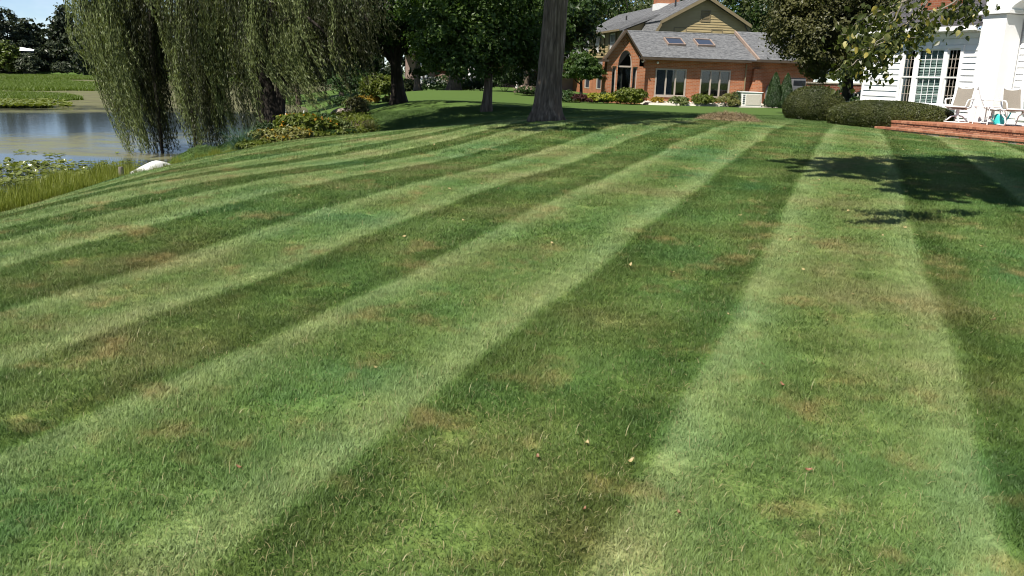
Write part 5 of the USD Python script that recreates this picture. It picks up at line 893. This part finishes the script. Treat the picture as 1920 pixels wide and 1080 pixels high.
fb = np.vstack([np.c_[a_, b_, c_], np.c_[a_, c_, d_]]); uq, iv = np.unique(fb, return_inverse=True); vb = np.c_[gx.ravel(), gy.ravel(), GZf(gx.ravel(), gy.ravel()) + .03][uq]
MB().add(vb, iv.reshape(-1, 3)).build('planting_bed', M['mulch'], None, True, 'mulched planting bed between the lawn and the willow', 'structure', 'planting bed')
r_ = np.random.default_rng(100); j = r_.integers(0, len(vb), 9000); cl = meshkit.noise(vb[j] * 1.6, 8); p = vb[j] + r_.normal(0, .12, (9000, 3)) * [1, 1, .3] + np.c_[0 * cl, 0 * cl, .04 + .22 * np.clip(cl - .35, 0, 1)]; p = p[cl > .30]
v, f = leaf_mesh(r_, p, r_.normal(size=p.shape) * .7 + [0, -.2, .8], .11, .05); MB().add(v, f).build('ground_cover', M['lime'], None, False, 'low yellow green ground cover filling the planting bed', 'stuff', 'ground cover')
tuft('ornamental_grass', 'blue green ornamental grass clump at the left tip of the planting bed', on(457, 275, 22.6), .78, .24, 700, .012, M['blue_grass'], 101, .75)
bush('bed_shrub', 'dark glossy round shrub in front of the willow trunk', on(505, 262, 24.5), .48, .42, .58, 2800, .09, M['deep'], 102)
for k_, (lb, px, py, Y, w, h, mt, ex, n, lf) in enumerate((
    ('feathery yellow green juniper spreading right of the willow trunk', 585, 238, 27.5, .85, .55, 'lime', None, 3800, .13), ('yellow green daylily clump with orange flowers, largest of the bed', 562, 260, 24.4, .58, .55, 'lime', ('orange', 60, .09), 2600, .14),
    ('daylily clump with a few orange blooms beside the cream shrub', 605, 250, 25.2, .42, .42, 'lime', ('orange', 40, .09), 2000, .13), ('golden daylily clump at the lawn edge below the dark round shrub', 500, 272, 23.0, .48, .30, 'straw_grass', ('gold', 90, .08), 2200, .12),
    ('second golden clump at the lawn edge, right of the first', 545, 270, 23.4, .45, .28, 'straw_grass', ('gold', 70, .08), 2000, .12), ('cream variegated shrub at the rear of the planting bed', 632, 243, 26.5, .42, .42, 'cream', None, 2400, .10),
    ('green upright perennial left of the cream shrub', 612, 238, 27.5, .4, .5, 'shrub', None, 2000, .09), ('dark bronze leaved shrub above the planting bed', 668, 226, 31, .36, .55, 'bronze', None, 2000, .09), ('low yellow plant beside the blue green grass', 478, 280, 22.3, .40, .22, 'lime', None, 1500, .10))):
    bush('bed_plant', lb, on(px, py, Y), w * 1.3, w * 1.05, h * 1.3, int(n * 1.3), lf, M[mt], 110 + k_, extra=None if ex is None else (M[ex[0]], ex[1], ex[2]))
for k_, px in enumerate((600, 619, 638, 656, 673)):
    bush('edging_plant', ('first', 'second', 'third', 'fourth', 'last')[k_] + ' from the left of the low green edging row along the lawn', on(px, 256 - k_ * 1.6, 24.1 + .28 * k_), .30, .24, .20, 1300, .07, M['shrub'] if k_ % 2 else M['lime'], 130 + k_, group='low edging row of the planting bed')
tuft('ornamental_grass', 'straw tipped spiky tuft at the right end of the bed', on(692, 249, 25.8), .50, .16, 260, .012, M['straw_grass'], 136, .6)
for k_, (px, py, Y, s_) in enumerate(((585, 216, 34.5, .42), (603, 212, 35, .5), (592, 207, 35.6, .36), (622, 210, 35.5, .55), (645, 213, 34.6, .5), (630, 203, 36.5, .4))):
    r_ = np.random.default_rng(140 + k_); v = trimesh.creation.icosphere(3, 1.0); p = v.vertices * (1 + .35 * (meshkit.fbm(v.vertices * 1.3 + k_ * 7, 3, k_)[:, None] - .5)) * np.array([1.25, .8, .62]) * s_; c = on(px, py, Y)
    t = thing('boulder', ('pale boulder nearest the willow trunk', 'flat topped boulder beside the dock', 'small rosy boulder uppermost of the group', 'dark boulder in the middle of the shore group', 'rightmost boulder beside the bronze leaved shrub', 'rear boulder behind the dark one')[k_], 'boulder', c, k_ * 40)
    MB().add(p + [0, 0, s_ * .3], v.faces).build('stone', M['stone'] if k_ != 3 else M['mulch'], t, True)
t = thing('dock', 'white dock edge with two posts behind the willow trunk', 'dock', (*P(553, 211, 43)[:2], -.95), -8); 
for k_ in range(4): MB().rbox(-.8 + k_ * .42, -.8 + k_ * .42 + .40, -.5, .7, .0, .05, .006).build('plank', M['white'], t)
MB().box(-.82, .9, -.54, -.5, -.14, .05).build('fascia', M['white'], t)
for x in (-.35, .62): MB().rbox(x, x + .07, -.48, -.41, -.9, .52, .008).build('post', M['white'], t)
# rear garden slope between the willow and the forked tree
for k_, (lb, px, py, Y, w, h, mt, ex, n, lf) in enumerate((
    ('bright green rounded bush left of the forked tree', 712, 176, 41, 1.0, 1.35, 'lime', None, 5200, .13), ('dark green bush behind the willow tips', 665, 178, 46, 1.5, 1.7, 'shrub', None, 4800, .16), ('yellow low plant at the forked tree foot', 732, 181, 39, .42, .36, 'lime', ('gold', 80, .06), 1500, .09),
    ('pale flowering strip plant on the bank, left', 668, 192, 40, .7, .38, 'cream', None, 1800, .11), ('amber plant on the bank right of the pale one', 692, 186, 41, .6, .42, 'gold', None, 1700, .11), ('low green plant on the bank below the dark bush', 645, 190, 42, .8, .5, 'shrub', None, 1900, .12),
    ('orange leaved shrub right of the forked trunk', 768, 165, 58, .9, 1.2, 'autumn', None, 2600, .15), ('pale pink flowering bush near the pickets', 842, 166, 66, 1.15, 1.15, 'shrub', ('pink', 900, .13), 3200, .15), ('white flowering bush by the porch posts', 815, 166, 64, 1.0, 1.0, 'shrub', ('white_petal', 380, .11), 2600, .15),
    ('clipped green shrub before the pickets', 886, 172, 60, .8, .95, 'shrub', None, 2600, .13), ('second clipped green shrub, darker, right of the first', 903, 174, 58, .85, 1.0, 'deep', None, 2600, .13), ('yellow green low plant under the pickets', 872, 172, 60, .6, .5, 'lime', None, 1600, .11),
    ('rose flowered low plants behind the thick trunk left side', 992, 176, 50, 1.0, .5, 'shrub', ('pink', 200, .09), 2200, .11), ('dark mounded shrub in the shade left of the thick trunk', 945, 176, 56, 1.5, 1.3, 'deep', None, 3800, .15), ('shaded bush behind the slim trunk', 975, 176, 54, 1.3, 1.5, 'deep', None, 3600, .15))):
    bush('border_shrub', lb, on(px, py, Y), w, w * .8, h, n, lf, M[mt], 150 + k_, extra=None if ex is None else (M[ex[0]], ex[1], ex[2]))
t = thing('garden_post', 'thin reddish post on the bank behind the bronze shrub', 'post', on(651, 197, 38), 0); MB().tube([[0, 0, -.1], [.01, 0, .52]], .045, 8).tube([[.01, 0, .52], [.01, 0, .60]], [.06, .02], 8).build('post', M['dark_brick'], t)
# shaded house behind the lawn trees
q = P(880, 172, 74); t = thing('porch_house', 'rose grey house with white porch posts behind the lawn trees', 'house', (q[0], 74, .2), 3)
MB().poly_y(sbox(-5.5, 0, 9, 3.3).difference(sbox(-3.0, .0, -2.0, 2.2)).difference(sbox(-.8, .9, .6, 2.2)).difference(sbox(4.5, .9, 6.2, 2.2)), 0, .2).build('wall', M['pink_wall'], t)
MB().box(-5.4, 8.9, 3, 3.1, 0, 3.2).build('inner_wall', M['dark_room'], t); MB().box(-3.0, -2.0, .08, .12, 0, 2.2).build('door', M['dark_brick'], t)
for a, b in ((-.8, .6), (4.5, 6.2)):
    w_ = MB().box(a, a + .08, -.02, .1, .9, 2.2).box(b - .08, b, -.02, .1, .9, 2.2).box(a + .08, b - .08, -.021, .1, .9, .98).box(a + .08, b - .08, -.021, .1, 2.12, 2.2).build('window', M['white'], t); MB().box(a + .08, b - .08, .04, .05, .98, 2.12).build('pane', M['skylight'], w_)
for x in (-4.0, -3.62, .0, .42, 1.15, 4.0): MB().tube([[x, -2.2, 0], [x, -2.2, .1], [x, -2.2, 2.75]], [.15, .12, .10], 10).build('porch_post', M['white'], t, True)
MB().box(-5.6, 9.1, -2.4, 0, 2.75, 2.95).build('porch_beam', M['tan_trim'], t); MB().box(-5.6, 9.1, -2.4, 0, -.2, .02).build('porch_floor', M['stone'], t)
MB().plate([[-6, -2.8, 2.9], [9.5, -2.8, 2.9], [9.5, 4, 5.6], [-6, 4, 5.6]], .15).plate([[9.5, 10, 2.9], [-6, 10, 2.9], [-6, 4, 5.59], [9.5, 4, 5.59]], .15).build('roof', M['shingle'], t)
q = P(868, 172, 68); t = thing('picket_fence', 'short run of white pickets left of the slim tree trunk', 'fence', (q[0], 68, .22), 3)
for k_ in range(9): MB().hexa([[k_ * .22, 0, 0], [k_ * .22 + .10, 0, 0], [k_ * .22 + .10, .03, 0], [k_ * .22, .03, 0]], [[k_ * .22, 0, 1.05], [k_ * .22 + .10, 0, 1.05], [k_ * .22 + .10, .03, 1.05], [k_ * .22, .03, 1.05]]).build('picket', M['white'], t)
MB().box(-.05, 1.95, .03, .08, .25, .33).box(-.05, 1.95, .03, .08, .8, .88).build('rail', M['white'], t)
# woodland that closes the view, one mass
def mass(name, label, x0, x1, Y, dep, h, n, leaf, mt, seed, zb):
    r = np.random.default_rng(seed); nb = int((x1 - x0) / 3) + 2; bl = [(r.uniform(x0, x1), Y + r.uniform(-dep, dep), zb + h * r.uniform(.15, .75), 2.6, 2.2, h * .3) for _ in range(nb)]
    p, nr = scatter(r, bl, n, 26, .36, .2); p[:, 2] = np.maximum(p[:, 2], zb); v, f = leaf_mesh(r, p, nr, leaf, leaf * .6)
    m = MB().add(v, f)
    for b in bl: m.tube([[b[0], b[1], zb - .2], [b[0] + .2, b[1], b[2]]], [.2, .08], 5)
    m.build(name, mt, None, False, label, 'stuff', 'woodland')
mass('woodland', 'dark woodland closing the view behind the lawn trees and houses', -32, 16, 108, 5, 9, 26000, .55, M['deep'], 170, .1)
mass('shore_woodland', 'dark undergrowth along the far lake shore', -190, -20, 194, 4, 7.5, 26000, .9, M['far_leaf'], 171, WZ + .1)
# ------------------------------------------------------------------ lake edge: reeds, lily pads, boat, marsh
def edge_u(px): return float(P(px, 300, 1.0)[0])
def crestY(px): return float(np.interp(px, (-60, 0, 110, 220, 330, 440), (10.2, 11, 12.6, 14.6, 17, 20)))
r_ = np.random.default_rng(200)
protos = []
for s_ in range(4):
    rr_ = np.random.default_rng(210 + s_); protos.append(blades(rr_, 52, .66, .016, .22, .20, 4, droop=.35))
pos, yaw, sc = [], [], []
for k_ in range(620):
    px = r_.uniform(-70, 335); Y = crestY(px) * r_.uniform(1.24, 1.60 if px < 240 else 1.42); x = edge_u(px) * Y; z = max(float(GZf(x, Y)), WZ - .05)
    if z > -1.15: continue
    pos.append((x, Y, z)); yaw.append(r_.uniform(0, 6.28)); sc.append(r_.uniform(.65, 1.1) * (1.0 if px < 240 else .8))
instancer('reeds', protos, pos, r_.integers(0, 4, len(pos)), yaw, sc, M['reed'], 'yellow green reeds standing along the bank at the left', 'reeds')
# shorter rough grass on the bank itself
pos, yaw, sc = [], [], []
for k_ in range(900):
    px = r_.uniform(-70, 450); Y = crestY(px) * r_.uniform(1.06, 1.36); x = edge_u(px) * Y; z = float(GZf(x, Y)); 
    if z < WZ: continue
    pos.append((x, Y, z)); yaw.append(r_.uniform(0, 6.28)); sc.append(r_.uniform(.22, .45))
instancer('bank_grass', protos, pos, r_.integers(0, 4, len(pos)), yaw, sc, M['reed'], 'rough unmown grass on the bank between lawn and reeds', 'grass')
# lily pads: a dished round leaf with a notch on a stalk, raised over the water
def pad_mesh(seed):
    r = np.random.default_rng(seed); n = 14; a = np.linspace(.18, 2 * np.pi - .18, n); rad = .15 * (1 + .08 * np.sin(a * 3 + seed)); cup = r.uniform(.25, .6)
    v = [[0, 0, .0]] + [[rd * .55 * math.cos(t), rd * .55 * math.sin(t), cup * .02] for t, rd in zip(a, rad)] + [[rd * math.cos(t), rd * math.sin(t), cup * .09 + .015 * math.sin(t * 4 + seed)] for t, rd in zip(a, rad)]
    f = [[0, 1 + i, 2 + i] for i in range(n - 1)] + sum([[[1 + i, 1 + n + i, 2 + n + i], [1 + i, 2 + n + i, 2 + i]] for i in range(n - 1)], [])
    return MB().add(v, f).tube([[0, 0, -.005], [.02, .01, -.2], [.0, .03, -.5]], .007, 5)
pads = []
for k_ in range(4):
    x = UsdGeom.Xform.Define(stage, f'/World/Looks/pad_{k_}')            # never drawn itself: a class to copy
    x.GetPrim().SetSpecifier(Sdf.SpecifierClass); pad_mesh(k_).build('leaf', M['pad'], f'/World/Looks/pad_{k_}', True); pads.append(f'/World/Looks/pad_{k_}')
n_ = 0
while n_ < 285:
    px = r_.uniform(-50, 238); yy = 300 + 46 * r_.beta(1.1, 1.5) + .02 * (px - 100); d = ray(px, yy); hgt = r_.uniform(.03, .24); kk = (WZ + hgt - EYE) / d[2]; q = C + d * kk
    if GZf(q[0], q[1]) > WZ - .1 or q[1] < 12: continue
    copy(pads[n_ % 4], 'lily_pad', q, 0, 'raised round lily leaf in the thick patch behind the reeds', 'lily pad', 'lily leaves in the patch behind the reeds', np.array([1, 1, 1]) * r_.uniform(.4, .75), (r_.normal(0, 20), r_.normal(0, 24), r_.uniform(0, 360))); n_ += 1
for px, yy, s_ in ((30, 286, 1.0), (40, 284, 1.3), (52, 286, .9), (64, 285, 1.1), (84, 288, 1.0), (92, 292, 1.5), (98, 288, 1.2), (108, 290, 1.2), (118, 288, 1.0), (112, 294, .9), (220, 287, .9), (243, 287, .7)):
    d = ray(px, yy); q = C + d * ((WZ + .03 - EYE) / d[2])
    copy(pads[int(px) % 4], 'lily_pad', q, 0, 'lily leaf standing alone on open water beyond the thick patch', 'lily pad', 'scattered lily leaves on the open water', np.array([1, 1, 1]) * s_ * .62, (r_.normal(0, 9), r_.normal(0, 9), r_.uniform(0, 360)))
pts, sc_ = [], []
while len(pts) < 700:
    px = r_.uniform(-60, 262); yy = 302 + 44 * r_.random(); d = ray(px, yy); q = C + d * ((WZ + r_.uniform(.02, .16) - EYE) / d[2])
    if GZf(q[0], q[1]) > WZ - .1 or q[1] < 12: continue
    pts.append(q); sc_.append(r_.uniform(.35, .65))
instancer('lily_patch', [pad_mesh(11).get(), pad_mesh(12).get()], pts, r_.integers(0, 2, len(pts)), r_.uniform(0, 6.28, len(pts)), sc_, M['pad'], 'close carpet of small lily leaves under the raised ones', 'lily patch')
# overturned white dinghy behind the lawn edge
q = P(291, 330, 19.0); zb = float(GZf(q[0], 19.0)); q_top = P(292, 305, 19.0)[2]; t = thing('dinghy', 'white upturned dinghy showing its bow over the lawn edge', 'boat', (q[0], 19.2, min(zb, q_top - .45)), 48)
Hh = q_top - min(zb, q_top - .45); V = []; st_ = np.linspace(0, 1, 13)
for s in st_:
    wd = .27 * (1 - s ** 2.6) ** .6 + .006; hh = Hh * 1.12 * min(1, .55 + .95 * s) * (1 - .15 * s ** 2) ; x = s * 1.15 - .6
    for u in np.linspace(-1, 1, 15): V.append([x, u * wd, max(0, hh * (1 - abs(u) ** 3.2)) * (1 - .55 * s ** 5)])
V = np.array(V); k = (np.arange(12)[:, None] * 15 + np.arange(14)).ravel(); f = np.vstack([np.c_[k, k + 1, k + 16], np.c_[k, k + 16, k + 15]]); f = f[:, ::-1]
MB().add(V, f).add(V[:15], [[0, i, i + 1] for i in range(1, 14)]).build('hull', M['off_white'], t, 40)
MB().tube([[-.6, .27, .03], [-.1, .262, .03], [.2, .215, .03], [.42, .125, .03], [.56, .0, .03], [.42, -.125, .03], [.2, -.215, .03], [-.1, -.262, .03], [-.6, -.27, .03]], .022, 6).build('gunwale', M['white_metal'], t, True)
MB().tube([[-.2, -.26, Hh * .55], [-.14, -.25, Hh * .70], [-.06, -.26, Hh * .60], [.02, -.235, Hh * .76], [.06, -.16, Hh * .93]], .014, 5).build('rope', M['dark_metal'], t, True)
q = P(229, 336, 17.6); t = thing('mooring_post', 'leaning weathered grey post among the reeds beside the dinghy', 'post', (q[0], 17.6, WZ), 0)
a_ = P(229, 340, 17.6); b_ = P(226, 313, 17.6); o_ = np.array([q[0], 17.6, WZ]); MB().tube([[.06, 0, -.3], a_ - o_, (a_ * .1 + b_ * .9) - o_, b_ - o_], [.055, .055, .053, .045], 10).build('post', M['wood'], t, 30)
# marsh islands of sedge out on the lake
mp = [blades(np.random.default_rng(230 + s_), 240, .55, .05, .35, .9, 3, droop=.3) for s_ in range(3)]
def lakept(px, yy): d = ray(px, yy); return (C + d * ((WZ - EYE) / d[2]))[:2]
for name, lb, poly, n, hs in (('near_marsh', 'bright yellow green sedge island nearest on the lake', [(-60, 179), (40, 177), (110, 180), (138, 187), (100, 190), (-60, 191)], 420, .9), ('middle_marsh', 'long sedge island in the middle of the lake', [(-60, 154), (100, 152), (200, 158), (260, 160), (262, 164), (180, 171), (60, 171), (-60, 173)], 700, 1.0),
                        ('far_marsh', 'pale marsh stretching before the far shore trees', [(-60, 141), (200, 142), (420, 143), (420, 147), (180, 150), (-60, 151)], 650, 1.1), ('right_marsh', 'dull marsh band seen through the willow strands', [(330, 155), (480, 158), (480, 164), (330, 162)], 180, .8)):
    pl = Polygon([lakept(*p) for p in poly]); pp = prep(pl); x0, y0, x1, y1 = pl.bounds; pts = []
    while len(pts) < n:
        a = r_.uniform(x0, x1), r_.uniform(y0, y1)
        if pp.contains(Point(*a)): pts.append((*a, WZ))
    instancer(name, mp, pts, r_.integers(0, 3, n), r_.uniform(0, 6.28, n), np.c_[np.ones(n), np.ones(n), np.full(n, .62)] * (r_.uniform(.7, 1.3, n) * hs)[:, None], M['marsh'] if name != 'right_marsh' else M['straw_grass'], lb, 'marsh grass')
pts = [(*lakept(r_.uniform(-50, 92 if r_.random() < .8 else 130), r_.uniform(191, 203)), WZ + .12) for _ in range(420)]
v, f = pads and pad_mesh(9).get(); instancer('far_lily_patch', [(v * 2.2, f)], pts, np.zeros(len(pts)), r_.uniform(0, 6.28, len(pts)), r_.uniform(.7, 1.5, len(pts)), M['pad'], 'mass of lily leaves in front of the bright sedge island', 'lily patch')
# ------------------------------------------------------------------ bits on the lawn
def curled(seed, L=.05, W=.03, curl=.5):
    r = np.random.default_rng(seed); V, n = [], 7
    for i in range(n):
        t = i / (n - 1); w = W / 2 * math.sin(math.pi * min(1, .08 + t * .92)) ** .7; z = .012 + curl * L * (t - .5) ** 2 * 2 + .004 * math.sin(seed + t * 6)
        V += [[(t - .5) * L, -w, z + w * curl * .8], [(t - .5) * L, 0, z], [(t - .5) * L, w, z + w * curl * .8]]
    f = []
    for i in range(n - 1):
        for j in range(2): a = i * 3 + j; f += [[a, a + 3, a + 4], [a, a + 4, a + 1]]
    return MB().add(V, f).tube([[-L * .5, 0, .012], [-L * .8, .004, .016]], .0016, 4)
leafc = []
for k_ in range(6):
    pth = f'/World/Looks/fallen_{k_}'; x = UsdGeom.Xform.Define(stage, pth); x.GetPrim().SetSpecifier(Sdf.SpecifierClass); curled(k_, .055 + .006 * k_, .03 + .004 * (k_ % 3), .35 + .12 * k_).build('leaf_blade', M['dead_leaf'] if k_ < 4 else M['dead_red'], pth, True); leafc.append(pth)
special = (((1181, 875), 'curled tan leaf lying in the dark grass low centre right', 3, 1.5), ((1100, 840), 'thin pale curled leaf left above the curled tan leaf', 2, 1.2), ((328, 541), 'single pale leaf on the left lawn, away from others', 0, 1.0), ((1008, 868), 'small reddish leaf left of the curled tan leaf', 5, 1.0),
           ((705, 697), 'pale leaf above the brown patch in mid lawn', 1, 1.2), ((1466, 731), 'rust leaf on the light stripe at right', 5, 1.2), ((1428, 691), 'pink tan leaf beside the rust leaf on the light stripe', 4, 1.0), ((1511, 892), 'red brown leaf low on the right lawn', 5, 1.2), ((1095, 967), 'tan leaf near the bottom centre', 4, 1.0), ((449, 888), 'pale orange leaf low on the left lawn', 4, 1.2),
           ((1272, 974), 'tan leaf close to the bottom, right of centre', 4, 1.1), ((1366, 596), 'buff leaf in the dark stripe mid right', 3, 1.1))
for (px, py), lb, k_, s_ in special:
    q = G(px, py); copy(leafc[k_], 'fallen_leaf', q + [0, 0, .02], 0, lb, 'leaf', None, np.array([1, 1, 1]) * s_ * .34, (r_.normal(0, 12), r_.normal(0, 12), r_.uniform(0, 360)))
listed = [(1092, 257), (1220, 314), (1155, 262), (1116, 310), (1012, 355), (922, 332), (902, 350), (934, 360), (841, 359), (634, 358), (684, 316), (814, 276), (1035, 462), (1168, 257), (1388, 410), (1532, 397), (1456, 356), (1534, 342), (1471, 358), (1510, 282), (1608, 282), (1657, 284), (1692, 284), (1660, 275), (1720, 284), (1607, 301), (1655, 331), (1698, 366), (1717, 447), (1695, 432),
          (1653, 448), (1480, 455), (1478, 478), (1494, 479), (1490, 442), (1476, 458), (1506, 514), (1590, 402), (1813, 372), (1640, 416), (1877, 331), (1380, 295), (1420, 250), (1540, 266), (1580, 252), (1350, 338), (1267, 355), (1180, 505), (1310, 470), (1550, 610), (1260, 520), (870, 420), (760, 450), (560, 372), (1600, 560), (1840, 470), (1740, 520), (1700, 620), (1860, 610)]
for k_, (px, py) in enumerate(listed):
    q = G(px, py); copy(leafc[k_ % 4], 'fallen_leaf', q + [0, 0, .028], 0, 'small pale dry leaf lying on the mown lawn', 'leaf', 'small pale leaves scattered over the lawn', np.array([1, 1, 1]) * r_.uniform(.55, 1.0) * np.interp(q[1], (4, 20), (.7, 1.15)), (r_.normal(0, 14), r_.normal(0, 14), r_.uniform(0, 360)))

# dry clippings left by the mower, too many to count
cp = [blades(np.random.default_rng(300 + k_), 5, .052, .0024, 1.75, .18, 4, droop=.45) for k_ in range(4)]
pts = []
while len(pts) < 2600:
    y = 2.2 + 11 * r_.random() ** 1.4; x = r_.uniform(-.64, .64) * y
    if meshkit.noise(np.array([x * .9, y * .9, 0.0]), 12) * .8 + .2 > r_.random(): pts.append((x, y, float(GZf(x, y)) + .018))
instancer('grass_clippings', cp, pts, r_.integers(0, 4, len(pts)), r_.uniform(0, 6.28, len(pts)), r_.uniform(.6, 1.2, len(pts)), M['clipping'], 'pale dry clippings scattered through the mown grass', 'clippings')
